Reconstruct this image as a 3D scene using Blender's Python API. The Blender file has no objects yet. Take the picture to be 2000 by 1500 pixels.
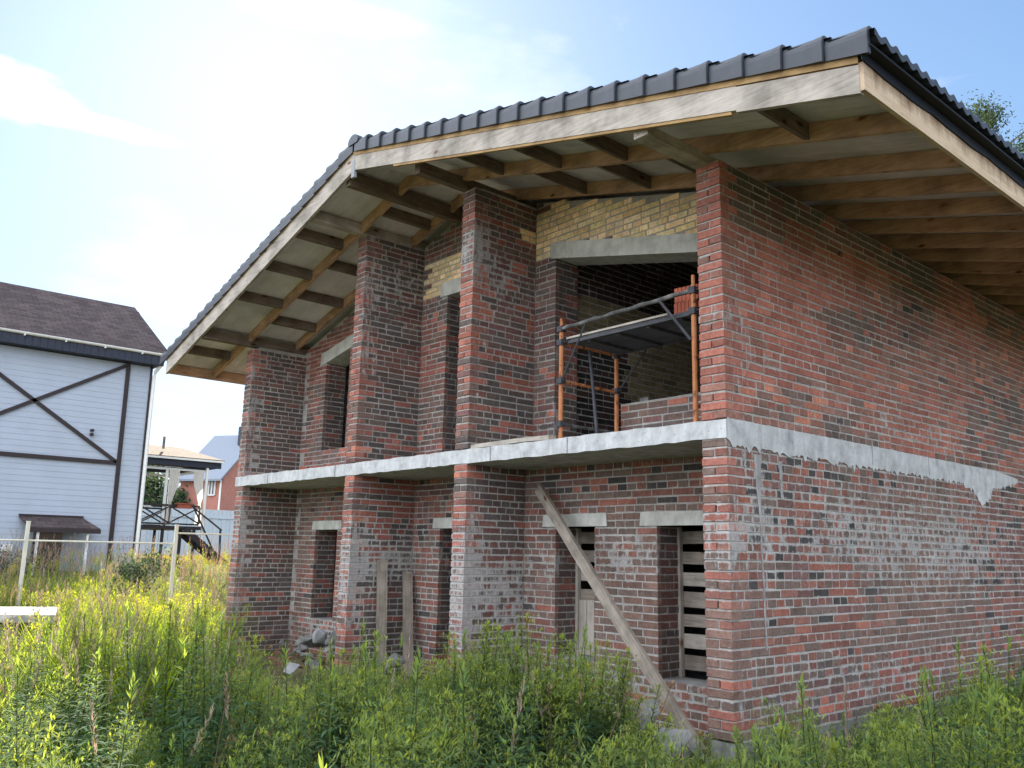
import bpy, bmesh, math, random
import numpy as np
from mathutils import Vector, Matrix, noise as mnoise
R = random.Random(11)
C = bpy.context.scene.collection
rad = math.radians
GZ = -2.72

# ------------------------------------------------------------------ helpers
class MB:
    def __init__(s): s.v=[]; s.f=[]; s.c=[]
    def add(s, vs, fs, col=(1,1,1,0)):
        b=len(s.v); s.v+= [tuple(p) for p in vs]; s.f+= [tuple(i+b for i in f) for f in fs]; s.c+= [col]*len(vs)
    def hexa(s, p, col=(1,1,1,0)):   # p: 4 bottom (ccw seen from above), 4 top
        s.add(p, [(3,2,1,0),(4,5,6,7),(0,1,5,4),(1,2,6,5),(2,3,7,6),(3,0,4,7)], col)
    def box(s, x0,x1,y0,y1,z0,z1, col=(1,1,1,0)):
        s.hexa([(x0,y0,z0),(x1,y0,z0),(x1,y1,z0),(x0,y1,z0),(x0,y0,z1),(x1,y0,z1),(x1,y1,z1),(x0,y1,z1)], col)
    def sbox(s, x0,x1,y0,y1, zf, h0, h1, col=(1,1,1,0)):   # bar following a slope zf(x) between zf+h0 and zf+h1
        a,b=zf(x0),zf(x1)
        s.hexa([(x0,y0,a+h0),(x1,y0,b+h0),(x1,y1,b+h0),(x0,y1,a+h0),(x0,y0,a+h1),(x1,y0,b+h1),(x1,y1,b+h1),(x0,y1,a+h1)], col)
    def bar(s, a, b, w, h, up=(0,0,1), col=(1,1,1,0)):     # rectangular bar from a to b
        a,b=Vector(a),Vector(b); d=(b-a).normalized(); u=Vector(up)
        r=d.cross(u)
        if r.length<1e-4: r=d.cross(Vector((1,0,0)))
        r.normalize(); u=r.cross(d)
        q=[]
        for c in (a,b):
            q+=[c-r*w/2-u*h/2, c+r*w/2-u*h/2, c+r*w/2+u*h/2, c-r*w/2+u*h/2]
        s.add(q,[(0,1,2,3),(7,6,5,4),(1,0,4,5),(2,1,5,6),(3,2,6,7),(0,3,7,4)],col)
    def tube(s, pts, r, n=8, col=(1,1,1,0), cap=True):
        pts=[Vector(p) for p in pts]; b=len(s.v); rr=r if isinstance(r,(list,tuple)) else [r]*len(pts)
        for i,p in enumerate(pts):
            d=(pts[min(i+1,len(pts)-1)]-pts[max(i-1,0)]).normalized()
            k=Vector((0,0,1)) if abs(d.z)<.9 else Vector((1,0,0))
            a=d.cross(k).normalized(); c=a.cross(d)
            for j in range(n):
                t=2*math.pi*j/n; s.v.append(tuple(p+(a*math.cos(t)+c*math.sin(t))*rr[i])); s.c.append(col)
        for i in range(len(pts)-1):
            for j in range(n):
                k=(j+1)%n; s.f.append((b+i*n+j,b+i*n+k,b+(i+1)*n+k,b+(i+1)*n+j))
        if cap:
            s.f.append(tuple(b+j for j in range(n))[::-1]); e=b+(len(pts)-1)*n; s.f.append(tuple(e+j for j in range(n)))
    def prism(s, poly, axis, a, b, col=(1,1,1,0)):  # polygon (2D) extruded along axis from a to b
        n=len(poly)
        def P(p,t): return {'x':(t,p[0],p[1]),'y':(p[0],t,p[1]),'z':(p[0],p[1],t)}[axis]
        s.add([P(p,a) for p in poly]+[P(p,b) for p in poly],
              [tuple(range(n)),tuple(range(2*n-1,n-1,-1))]+[(i,(i+1)%n,n+(i+1)%n,n+i)[::-1] for i in range(n)],col)
    def build(s, name, mat, parent=None, smooth=False, loc=None, col=True):
        me=bpy.data.meshes.new(name); me.from_pydata(s.v,[],s.f)
        if col:
            at=me.color_attributes.new('Col','FLOAT_COLOR','POINT')
            at.data.foreach_set('color',np.array(s.c,dtype=np.float32).ravel())
        bm=bmesh.new(); bm.from_mesh(me); bmesh.ops.recalc_face_normals(bm,faces=bm.faces); bm.to_mesh(me); bm.free()
        me.materials.append(mat)
        if smooth: me.polygons.foreach_set('use_smooth',[True]*len(me.polygons))
        o=bpy.data.objects.new(name,me); C.objects.link(o)
        if parent: o.parent=parent
        if loc: o.location=loc
        return o
def tag(o,label=None,cat=None,group=None,kind=None):
    if label: o['label']=label
    if cat: o['category']=cat
    if group: o['group']=group
    if kind: o['kind']=kind
    return o
def empty(name,loc=(0,0,0),label=None,cat=None,group=None):
    o=bpy.data.objects.new(name,None); o.location=loc; o.empty_display_size=.1; C.objects.link(o)
    return tag(o,label,cat,group)
def rel(o,parent):   # keep world placement under an empty that is not at the origin
    o.parent=parent; o.matrix_parent_inverse=Matrix.Translation(-Vector(parent.location)); return o

# ------------------------------------------------------------------ materials
class NT:
    def __init__(s,name,rough=.85,spec=.3):
        s.m=bpy.data.materials.new(name); s.m.use_nodes=True; s.t=s.m.node_tree; s.n=s.t.nodes
        s.b=s.n['Principled BSDF']; s.b.inputs['Roughness'].default_value=rough; s.b.inputs['Specular IOR Level'].default_value=spec
        s.tc=s.n.new('ShaderNodeTexCoord')
    def L(s,a,b): s.t.links.new(a,b)
    def coord(s,scale=(1,1,1),kind='Object'):
        m=s.n.new('ShaderNodeMapping'); m.inputs['Scale'].default_value=scale; s.L(s.tc.outputs[kind],m.inputs['Vector']); return m.outputs[0]
    def noise(s,co,scale,detail=4,rough=.6,dist=0):
        k=s.n.new('ShaderNodeTexNoise'); k.inputs['Scale'].default_value=scale; k.inputs['Detail'].default_value=detail
        k.inputs['Roughness'].default_value=rough; k.inputs['Distortion'].default_value=dist; s.L(co,k.inputs['Vector']); return k.outputs['Fac']
    def ramp(s,f,stops,interp='LINEAR'):
        r=s.n.new('ShaderNodeValToRGB'); e=r.color_ramp; e.interpolation=interp
        while len(e.elements)<len(stops): e.elements.new(.5)
        for q,(p,c) in zip(e.elements,stops): q.position=p; q.color=(c if len(c)==4 else (*c,1)) if isinstance(c,tuple) else (c,c,c,1)
        s.L(f,r.inputs[0]); return r.outputs[0]
    def math(s,op,a,b=None,clamp=False):
        k=s.n.new('ShaderNodeMath'); k.operation=op; k.use_clamp=clamp
        for i,x in enumerate((a,b)):
            if x is None: continue
            if isinstance(x,(int,float)): k.inputs[i].default_value=x
            else: s.L(x,k.inputs[i])
        return k.outputs[0]
    def mix(s,f,a,b,mode='MIX'):
        k=s.n.new('ShaderNodeMix'); k.data_type='RGBA'; k.blend_type=mode
        for i,x in ((0,f),(6,a),(7,b)):
            if isinstance(x,(int,float)): k.inputs[i].default_value=x
            elif isinstance(x,tuple): k.inputs[i].default_value=(*x,1) if len(x)==3 else x
            else: s.L(x,k.inputs[i])
        return k.outputs[2]
    def attr(s,name='Col'):
        a=s.n.new('ShaderNodeAttribute'); a.attribute_name=name; return a.outputs['Color'],a.outputs['Alpha']
    def bump(s,h,strength=.4,dist=.01):
        b=s.n.new('ShaderNodeBump'); b.inputs['Strength'].default_value=strength; b.inputs['Distance'].default_value=dist
        s.L(h,b.inputs['Height']); s.L(b.outputs[0],s.b.inputs['Normal'])
    def out(s,c): s.L(c,s.b.inputs['Base Color']); return s.m
def flat(name,c,rough=.7,var=.15,scale=12,metal=0,spec=.3,bump=.1):
    t=NT(name,rough,spec); n=t.noise(t.coord(),scale,5); t.b.inputs['Metallic'].default_value=metal
    col=t.mix(1.0,c,t.ramp(n,[(.3,1-var),(.7,1+var)]),'MULTIPLY'); t.bump(t.noise(t.coord(),scale*6,3),bump,.004); return t.out(col)
def mk_brick():
    t=NT('brick_clay',.92,.15); col,al=t.attr(); co=t.coord()
    n1=t.noise(co,26,6,.7); n2=t.noise(co,140,3,.6); n3=t.noise(co,5,4,.6)
    c=t.mix(1.0,col,t.ramp(n1,[(.25,.62),(.5,1.0),(.75,1.35)]),'MULTIPLY')
    c=t.mix(.5,c,t.mix(1.0,c,t.ramp(n2,[(.3,.5),(.7,1.5)]),'MULTIPLY'))
    c=t.mix(1.0,c,t.ramp(n3,[(.3,.82),(.7,1.12)]),'MULTIPLY')
    s1=t.noise(t.coord((1,1,.27)),17,7,.68,.3)
    f=t.math('ADD',al,t.math('MULTIPLY',t.math('SUBTRACT',s1,.5),2.3))
    f=t.math('MULTIPLY',t.math('SUBTRACT',f,.46),4.5,True)
    w=t.ramp(t.noise(co,30,4),[(.3,(.27,.26,.25)),(.7,(.44,.425,.41))])
    c=t.mix(t.math('MULTIPLY',f,.86),c,w)
    t.bump(t.math('ADD',n1,t.math('MULTIPLY',n2,.5)),.55,.006); return t.out(c)
def mk_mortar():
    t=NT('mortar_joint',.95,.1); col,al=t.attr(); co=t.coord()
    n=t.noise(co,22,6,.7); n2=t.noise(co,2.3,4,.6)
    c=t.mix(1.0,t.ramp(n,[(.25,(.27,.25,.225)),(.55,(.405,.38,.35)),(.8,(.55,.525,.49))]),t.ramp(n2,[(.3,.66),(.7,1.15)]),'MULTIPLY')
    c=t.mix(t.math('MULTIPLY',al,.8,True),c,(.43,.42,.405)); t.bump(n,.7,.008); return t.out(c)
def mk_concrete(name,a,b,c,stain=.5):
    t=NT(name,.9,.2); co=t.coord(); n=t.noise(co,6,7,.65); n2=t.noise(t.coord((1,1,.25)),9,4,.6); n3=t.noise(co,55,2,.5)
    k=t.ramp(n,[(.28,a),(.5,b),(.75,c)]); k=t.mix(stain,k,t.mix(1.0,k,t.ramp(n2,[(.35,.55),(.6,1.1)]),'MULTIPLY'))
    p=t.ramp(n3,[(.28,.35),(.34,1.0)]); k=t.mix(.7,k,t.mix(1.0,k,p,'MULTIPLY')); t.bump(t.math('ADD',n,p),.4,.006); return t.out(k)
def mk_wood(name,axis,stops,dark=.55,knots=True):
    t=NT(name,.8,.2); s=[14,14,14]; s['xyz'.index(axis)]=1.1; s=tuple(s)
    n=t.noise(t.coord(s),2.6,6,.65,.6); n2=t.noise(t.coord(),3.1,4,.6)
    c=t.ramp(n,stops); c=t.mix(1.0,c,t.ramp(n2,[(.3,dark),(.55,1.0),(.75,1.15)]),'MULTIPLY')
    if knots:
        v=t.n.new('ShaderNodeTexVoronoi'); ks=[3.3,3.3,3.3]; ks['xyz'.index(axis)]=1.5; t.L(t.coord(tuple(ks)),v.inputs['Vector']); v.inputs['Scale'].default_value=1.6
        c=t.mix(1.0,c,t.ramp(v.outputs['Distance'],[(.05,(.22,.13,.08)),(.1,(.75,.6,.5)),(.16,(1,1,1))]),'MULTIPLY')
    t.bump(n,.3,.004); return t.out(c)
W_NEW=[(.25,(.29,.165,.10)),(.5,(.46,.285,.18)),(.8,(.58,.39,.265))]
W_GREY=[(.2,(.22,.185,.155)),(.45,(.40,.35,.30)),(.8,(.54,.49,.43))]
W_DARK=[(.25,(.10,.075,.055)),(.5,(.165,.125,.095)),(.8,(.24,.185,.145))]
M={}
M['brick']=mk_brick(); M['mortar']=mk_mortar()
M['conc']=mk_concrete('slab_concrete',(.33,.33,.325),(.50,.502,.50),(.62,.622,.62),.4)
M['lintel']=mk_concrete('lintel_concrete',(.36,.355,.32),(.50,.49,.445),(.60,.585,.54),.4)
M['dirtyconc']=mk_concrete('plinth_concrete',(.13,.125,.12),(.21,.205,.2),(.30,.295,.28),.6)
M['mud']=mk_concrete('sill_mortar',(.2,.195,.185),(.3,.29,.28),(.40,.39,.375),.5)
for ax in 'xyz':
    M['wn'+ax]=mk_wood('raw_timber_'+ax,ax,W_NEW); M['wg'+ax]=mk_wood('weathered_timber_'+ax,ax,W_GREY); M['wd'+ax]=mk_wood('dark_timber_'+ax,ax,W_DARK)
for ax in 'xz': M['wk'+ax]=mk_wood('old_plank_'+ax,ax,[(.2,(.13,.105,.085)),(.45,(.25,.208,.17)),(.8,(.38,.33,.28))])
M['batten']=mk_wood('yellow_batten','x',[(.25,(.26,.15,.06)),(.5,(.38,.24,.11)),(.8,(.46,.32,.17))])
def mk_soffit():
    t=NT('soffit_membrane',.9,.1); n=t.noise(t.coord((.6,2.2,1)),2.4,6,.6,.8); n2=t.noise(t.coord(),.9,4); w=t.noise(t.coord((.35,7,1)),3.0,4,.6,1.2)
    c=t.mix(1.0,t.ramp(n,[(.3,(.60,.56,.59)),(.6,(.74,.695,.72)),(.8,(.78,.735,.76))]),t.ramp(n2,[(.35,.72),(.6,1.05)]),'MULTIPLY'); t.bump(w,.6,.03); return t.out(c)
M['soffit']=mk_soffit()
M['tile']=flat('dark_glazed_tile',(.028,.032,.042),.42,.25,9,0,.5)
M['gutter']=flat('black_flashing',(.009,.009,.012),.55,.2,8,.0,.18)
M['shingle_dark']=None
def mk_fascia():
    t=NT('eave_fascia_wood',.8,.2); n=t.noise(t.coord((14,1.1,14)),2.6,6,.65,.6)
    c=t.ramp(n,[(.2,(.36,.25,.16)),(.5,(.52,.40,.28)),(.8,(.62,.51,.38))])
    sx=t.n.new('ShaderNodeSeparateXYZ'); t.L(t.tc.outputs['Object'],sx.inputs[0])
    g=t.math('ADD',sx.outputs['Z'],t.math('MULTIPLY',t.noise(t.coord((1,3.5,.7)),3,5,.7),.34))
    f=t.ramp(t.math('SUBTRACT',g,1.35),[(.70,0.0),(.92,1.0)]); f=t.ramp(t.math('SUBTRACT',g,2.08),[(.03,0.0),(.16,1.0)])
    return t.out(t.mix(t.math('MULTIPLY',f,.85),c,(.10,.045,.02)))
M['fascia']=mk_fascia()
def mk_shingle(name,c1,c2,c3):
    t=NT(name,.9,.15); b=t.n.new('ShaderNodeTexBrick'); sx=t.n.new('ShaderNodeSeparateXYZ'); cb=t.n.new('ShaderNodeCombineXYZ')
    t.L(t.tc.outputs['Object'],sx.inputs[0]); t.L(sx.outputs['Y'],cb.inputs[0]); t.L(t.math('MULTIPLY',sx.outputs['Z'],1.75),cb.inputs[1]); t.L(cb.outputs[0],b.inputs['Vector'])
    b.inputs['Color1'].default_value=(*c1,1); b.inputs['Color2'].default_value=(*c2,1); b.inputs['Mortar'].default_value=(*c3,1)
    b.inputs['Scale'].default_value=1; b.inputs['Brick Width'].default_value=.3; b.inputs['Row Height'].default_value=.14; b.inputs['Mortar Size'].default_value=.008
    n=t.noise(t.coord(),60,3); n2=t.noise(t.coord(),2.5,4)
    c=t.mix(1.0,b.outputs[0],t.ramp(n,[(.3,.7),(.7,1.3)]),'MULTIPLY'); c=t.mix(1.0,c,t.ramp(n2,[(.3,.8),(.7,1.15)]),'MULTIPLY'); t.bump(n,.4,.01); return t.out(c)
M['shingle_dark']=mk_shingle('brown_shingle',(.060,.044,.046),(.10,.076,.075),(.03,.024,.026))
M['shingle_tan']=mk_shingle('tan_shingle',(.115,.078,.054),(.145,.10,.07),(.065,.043,.032))
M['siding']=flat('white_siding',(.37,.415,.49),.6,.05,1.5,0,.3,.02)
M['trim']=flat('dark_brown_trim',(.032,.024,.026),.6,.2)
M['navy']=flat('dark_eave_panel',(.028,.033,.05),.6,.2)
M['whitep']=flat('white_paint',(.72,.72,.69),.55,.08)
M['post']=flat('cream_fence_paint',(.60,.58,.50),.6,.12,5)
M['wire']=flat('fence_wire',(.22,.22,.21),.5,.1)
M['cloth']=None
def mk_cloth():
    t=NT('curtain_cloth',.9,.1); t.b.inputs['Base Color'].default_value=(.75,.70,.66,1)
    n=t.noise(t.coord((20,20,1)),1.5,3); c=t.ramp(n,[(.3,(.78,.73,.68)),(.7,(.88,.85,.80))])
    tr=t.n.new('ShaderNodeBsdfTranslucent'); t.L(c,tr.inputs[0]); mx=t.n.new('ShaderNodeMixShader'); mx.inputs[0].default_value=.45
    t.L(t.b.outputs[0],mx.inputs[1]); t.L(tr.outputs[0],mx.inputs[2]); t.L(mx.outputs[0],t.n['Material Output'].inputs[0]); return t.out(c)
M['cloth']=mk_cloth()
M['farbrick']=flat('far_red_wall',(.42,.185,.145),.9,.12,4)
M['farroof']=flat('far_grey_roof',(.21,.235,.28),.7,.1)
M['paleblue']=flat('pale_fence_panel',(.42,.48,.53),.6,.06)
M['glass']=flat('dark_glass',(.02,.025,.03),.15,.1,4,0,.6,0)
M['orange']=None
def mk_orange():
    t=NT('orange_scaffold_paint',.55,.35); n=t.noise(t.coord((1,1,.6)),19,6,.7); n2=t.noise(t.coord(),60,3)
    c=t.ramp(n,[(.36,(.05,.03,.02)),(.42,(.16,.06,.02)),(.46,(.40,.145,.05)),(.7,(.48,.20,.085))]); t.bump(n,.4,.003); return t.out(c)
M['orange']=mk_orange()
M['steel']=flat('dark_scaffold_steel',(.045,.045,.052),.6,.4,16)
M['crust']=mk_concrete('cement_crusted_rail',(.03,.029,.028),(.085,.082,.08),(.28,.27,.255),.3)
M['deck']=mk_wood('scaffold_deck','x',[(.25,(.045,.045,.05)),(.5,(.08,.08,.09)),(.8,(.12,.12,.13))],.6,False)
M['slabw']=mk_concrete('sunlit_slab_concrete',(.30,.28,.26),(.42,.40,.37),(.55,.53,.5),.4)
M['halfbrick']=flat('dusty_broken_brick',(.22,.10,.078),.9,.35,9)
M['hollow']=flat('hollow_brick_clay',(.36,.10,.06),.85,.2,10)
M['chunk']=mk_concrete('broken_concrete',(.10,.098,.095),(.18,.176,.17),(.30,.295,.285),.5)
M['foam']=flat('pale_debris',(.30,.305,.32),.7,.15,6)
M['bark']=flat('tree_bark',(.16,.14,.12),.9,.4,6)
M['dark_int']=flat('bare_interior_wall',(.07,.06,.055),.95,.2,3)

def mk_leaf(name,gain=1.0,trans=.55,tc=(2.05,1.75,.52)):
    t=NT(name,.75,.06); col,al=t.attr(); n=t.noise(t.coord(),3,3)
    c=t.mix(1.0,col,t.ramp(n,[(.3,.75),(.7,1.2)]),'MULTIPLY')
    tr=t.n.new('ShaderNodeBsdfTranslucent'); t.L(t.mix(1.0,c,tc,'MULTIPLY'),tr.inputs[0]); mx=t.n.new('ShaderNodeMixShader'); mx.inputs[0].default_value=trans
    t.L(t.b.outputs[0],mx.inputs[1]); t.L(tr.outputs[0],mx.inputs[2]); t.L(mx.outputs[0],t.n['Material Output'].inputs[0]); return t.out(c)
M['leaf']=mk_leaf('weed_leaf'); M['plume']=mk_leaf('dry_grass_plume',1,.35,(1.15,1.1,.95)); M['crown']=mk_leaf('tree_leaf',1,.4,(1.2,1.2,.7))

# ------------------------------------------------------------------ brickwork
P=.0756; BH=.0615
PAL={'red':[((.245,.085,.060),4),((.215,.078,.058),4),((.185,.085,.064),3),((.145,.08,.064),2),((.29,.105,.066),1.2),((.11,.07,.06),.5)],
 'mix':[((.205,.072,.056),3.4),((.155,.068,.054),3.2),((.118,.075,.062),3),((.088,.068,.062),2.0),((.25,.085,.058),1.1),((.128,.064,.06),1.5)],
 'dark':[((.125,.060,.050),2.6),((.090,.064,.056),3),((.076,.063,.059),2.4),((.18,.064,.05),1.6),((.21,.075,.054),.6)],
 'brown':[((.155,.090,.072),4),((.128,.087,.073),3),((.18,.077,.06),2),((.23,.085,.06),.8),((.055,.048,.047),1.0),((.14,.073,.066),1.5)],
 'dark_shaded':[((.045,.032,.03),3),((.06,.036,.032),2),((.03,.028,.028),3)],  # dark brick with the deep room shade painted into its colour
 'yellow_shaded':[((.22,.175,.095),4),((.18,.145,.08),3),((.25,.20,.12),2),((.12,.10,.07),1)],  # yellow brick at reduced brightness, interior shade put into the colour
 'yellow':[((.52,.385,.215),4),((.47,.35,.19),3),((.53,.41,.25),2),((.42,.30,.16),1)]}
def pick(pal,rng,x,y,z):
    items=PAL[pal]
    t=.5+.95*mnoise.noise(Vector((x*1.3+7,y*1.3,round(z/P)*1.9)))   # runs of like bricks within a course
    b=mnoise.noise(Vector((x*.42+3,y*.42+5,z*.75)))   # larger batches across several courses
    t=min(.999,max(0,.5*t+.75*b+.5*(rng.random()-.0)*.9+.02)) if pal!='yellow' else rng.random()
    tot=sum(w for _,w in items); a=t*tot
    for c,w in items:
        a-=w
        if a<=0: break
    k=rng.uniform(.82,1.2)
    l=.3*c[0]+.5*c[1]+.2*c[2]; k*={'red':1.62,'brown':1.34,'mix':1.48,'dark':1.38,'yellow_shaded':1.0,'dark_shaded':1.0,'yellow':1.6}[pal]; return tuple((v*.88+l*.12)*k*w for v,w in zip(c,(1.0,.985,.96))) if pal!='yellow' else tuple(v*k*rng.uniform(.95,1.05) for v in c)
EFF=[ # white bloom and mortar smears: centre, radius, amount
 (-3.53,0,-1.6,.25,.25,.75,.44),(-3.42,.5,-1.45,.12,.5,.45,.40),(-3.42,.75,-2.0,.12,.3,.5,.25),(-5.93,0,-1.5,.25,.3,.7,.38),(-5.82,.55,-1.25,.12,.6,.3,.42),
 (-3.42,.45,2.05,.12,.5,.35,.33),(-3.53,0,2.35,.25,.2,.3,.40),(-5.82,.6,2.6,.12,.5,.45,.30),(-5.93,.1,1.9,.2,.3,.8,.22),
 (0,.45,-.5,.2,.28,.5,.26),(0,.25,-.95,.3,.5,.2,.24),(0,1.9,-.75,.2,1.3,.42,.24),(0,4.6,-.9,.2,1.8,.7,.30),(0,2.9,-1.0,.2,1.5,.3,.2),(0,.1,.85,.3,.4,.10,.34),(0,.6,.55,.3,.5,.12,.22),
 (-1.9,.87,-1.1,.5,.2,.25,.38),(-3.0,.87,-1.2,.3,.2,.25,.3),(-2,.87,-2.4,1.6,.2,.16,.34),(-8,.97,-2.3,1.2,.2,.16,.34),(-5,.97,-1.2,.7,.2,.35,.3),(-9.4,.2,-1.0,.2,.6,.3,.2),
 (0,3.4,.25,.2,1.6,.22,.24),(-.12,0,-1.05,.2,.15,.22,.26),(-9.38,0,0,.2,.15,2.5,.22),(-3,.98,.4,.4,.2,.3,.22),(-9.27,.6,1.9,.12,.5,.3,.25),(0,2.2,-2.2,.2,2.4,.28,.22)]
def eff(x,y,z):
    s=.10
    for cx,cy,cz,rx,ry,rz,a in EFF:
        q=((x-cx)/rx)**2+((y-cy)/ry)**2+((z-cz)/rz)**2
        if q<6: s+=a*math.exp(-q)*1.35
    return min(s,.8)
def one_brick(mb,o,du,dn,u0,u1,z0,z1,dep,col,rng,j=.0022):
    e=.0035+rng.random()*.002; out=rng.uniform(-j,j)*1.5; t=rng.uniform(-j,j)+.0045*mnoise.noise(Vector((o[0]*.9+du[0]*u0*.9,o[1]+du[1]*u0*.9,round(z0/P)*.31)))
    def Q(u,z,d): return (o[0]+du[0]*u+dn[0]*d, o[1]+du[1]*u+dn[1]*d, z)
    f=lambda: rng.uniform(-.0016,.0016)
    us=(u0+f(),u1+f()); zs=(z0+f()+t,z1+f()+t)
    vs=[]; chip=rng.randrange(4) if rng.random()<.16 else -1
    ins=(us[1]-us[0])*.10+.006; inz=.017
    for d,k in ((out+.0006,'in'),(out,e),(out+.004,0),(dep,0)):
        for ci,(a,b,sa,sb) in enumerate(((0,0,1,1),(1,0,-1,1),(1,1,-1,-1),(0,1,1,-1))):
            ku,kz=(ins,inz) if k=='in' else (k,k)
            if ci==chip and k in (e,0) and d<dep: ku+=.008; kz+=.006
            vs.append(Q(us[a]+sa*ku,zs[b]+sb*kz,d))
    fs=[(0,1,2,3)]
    for r in (0,4,8):
        for i in range(4): n=(i+1)%4; fs.append((r+i,r+4+i,r+4+n,r+n))
    e0=col[3]; b0=len(mb.v)
    mb.add(vs,fs,(*col[:3],max(0,e0-.12)))
    ee=min(.9,e0+.14+rng.uniform(-.07,.12))
    for i in range(4,16): mb.c[b0+i]=(*col[:3],ee)
def zrow(i): return .008+i*P if i>=0 else -.164+(i+1)*P-BH-.005   # courses above / below the floor slab
def brick_face(mb,o,du,dn,u0,u1,i0,i1,ztop=None,holes=(),skip=None,lead0=None,lead1=None,pal='mix',seed=1,dep=.055,ph=.3):
    rng=random.Random(seed)
    for i in range(i0,i1):
        z0=zrow(i); z1=z0+BH; zm=(z0+z1)/2
        a=u0+(lead0(i) if lead0 else 0); b=u1-(lead1(i) if lead1 else 0)
        rr=random.Random(i*77+seed*13); hdr=rr.random()<ph
        w=.12 if hdr else .25
        u=a-(rr.choice((0,.06,.125,.19)) if not hdr else rr.choice((0,.03,.06)))
        segs=[(a,b)]
        for (h0,h1,hz0,hz1) in holes:
            if hz0<zm<hz1:
                ns=[]
                for s,e in segs:
                    if h1<=s or h0>=e: ns.append((s,e)); continue
                    if h0>s+.03: ns.append((s,h0))
                    if h1<e-.03: ns.append((h1,e))
                segs=ns
        bl=[]
        while u<b:
            ww=w
            if not hdr and rng.random()<.08: ww=.12
            bl.append((u,u+ww)); u+=ww+.011
        for s,e in segs:
            cl=[[max(p,s),min(q,e)] for p,q in bl if min(q,e)-max(p,s)>=.028]
            if not cl: continue
            if cl[0][0]-s<.07: cl[0][0]=s
            if e-cl[-1][1]<.07: cl[-1][1]=e
            for p2,q2 in cl:
                um=(p2+q2)/2
                if ztop and zm>ztop(um)-.02: continue
                x,y=o[0]+du[0]*um,o[1]+du[1]*um
                if skip and skip(x,y,zm): continue
                pl=pal(x,y,zm) if callable(pal) else pal
                c=pick(pl,rng,x,y,z0)
                one_brick(mb,o,du,dn,p2,q2,z0,z1,dep,(*c,eff(x,y,zm)*(.45 if pl=='yellow' else 1)*rng.uniform(.75,1.25)),rng)
def core(mb,ax,u0,u1,v0,v1,z0,ztf,holes=(),cuts=(),zsub=None):
    # mortar body of a wall: ax 'x' -> u runs along x, v along y.  split round openings
    us=sorted({u0,u1,*[h for H in holes for h in H[:2] if u0<h<u1],*[c for c in cuts if u0<c<u1]})
    for a,b in zip(us,us[1:]):
        m=(a+b)/2; hs=sorted([(H[2],H[3]) for H in holes if H[0]<m<H[1]]); z=z0; parts=[]
        for h0,h1 in hs:
            if h0>z: parts.append((z,h0))
            z=h1
        for p,q in parts: _cell(mb,ax,a,b,v0,v1,p,lambda u,q=q:q)
        if z<ztf(m): _cell(mb,ax,a,b,v0,v1,z,ztf)
def _cell(mb,ax,a,b,v0,v1,z0,zf):
    e=eff((a+b)/2 if ax=='x' else v0, v0 if ax=='x' else (a+b)/2, (z0+zf(a))/2)
    if ax=='x': q=[(a,v0),(b,v0),(b,v1),(a,v1)]; us=[a,b,b,a]
    else: q=[(v0,a),(v1,a),(v1,b),(v0,b)]; us=[a,a,b,b]
    mb.hexa([(x,y,z0) for x,y in q]+[(x,y,zf(u)) for (x,y),u in zip(q,us)],(1,1,1,min(.6,e)))

XP=-4.76
def zb(x): return 3.523-.253*(x-XP) if x>=XP else 3.523+.285*(x-XP)   # underside of the rafters

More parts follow.
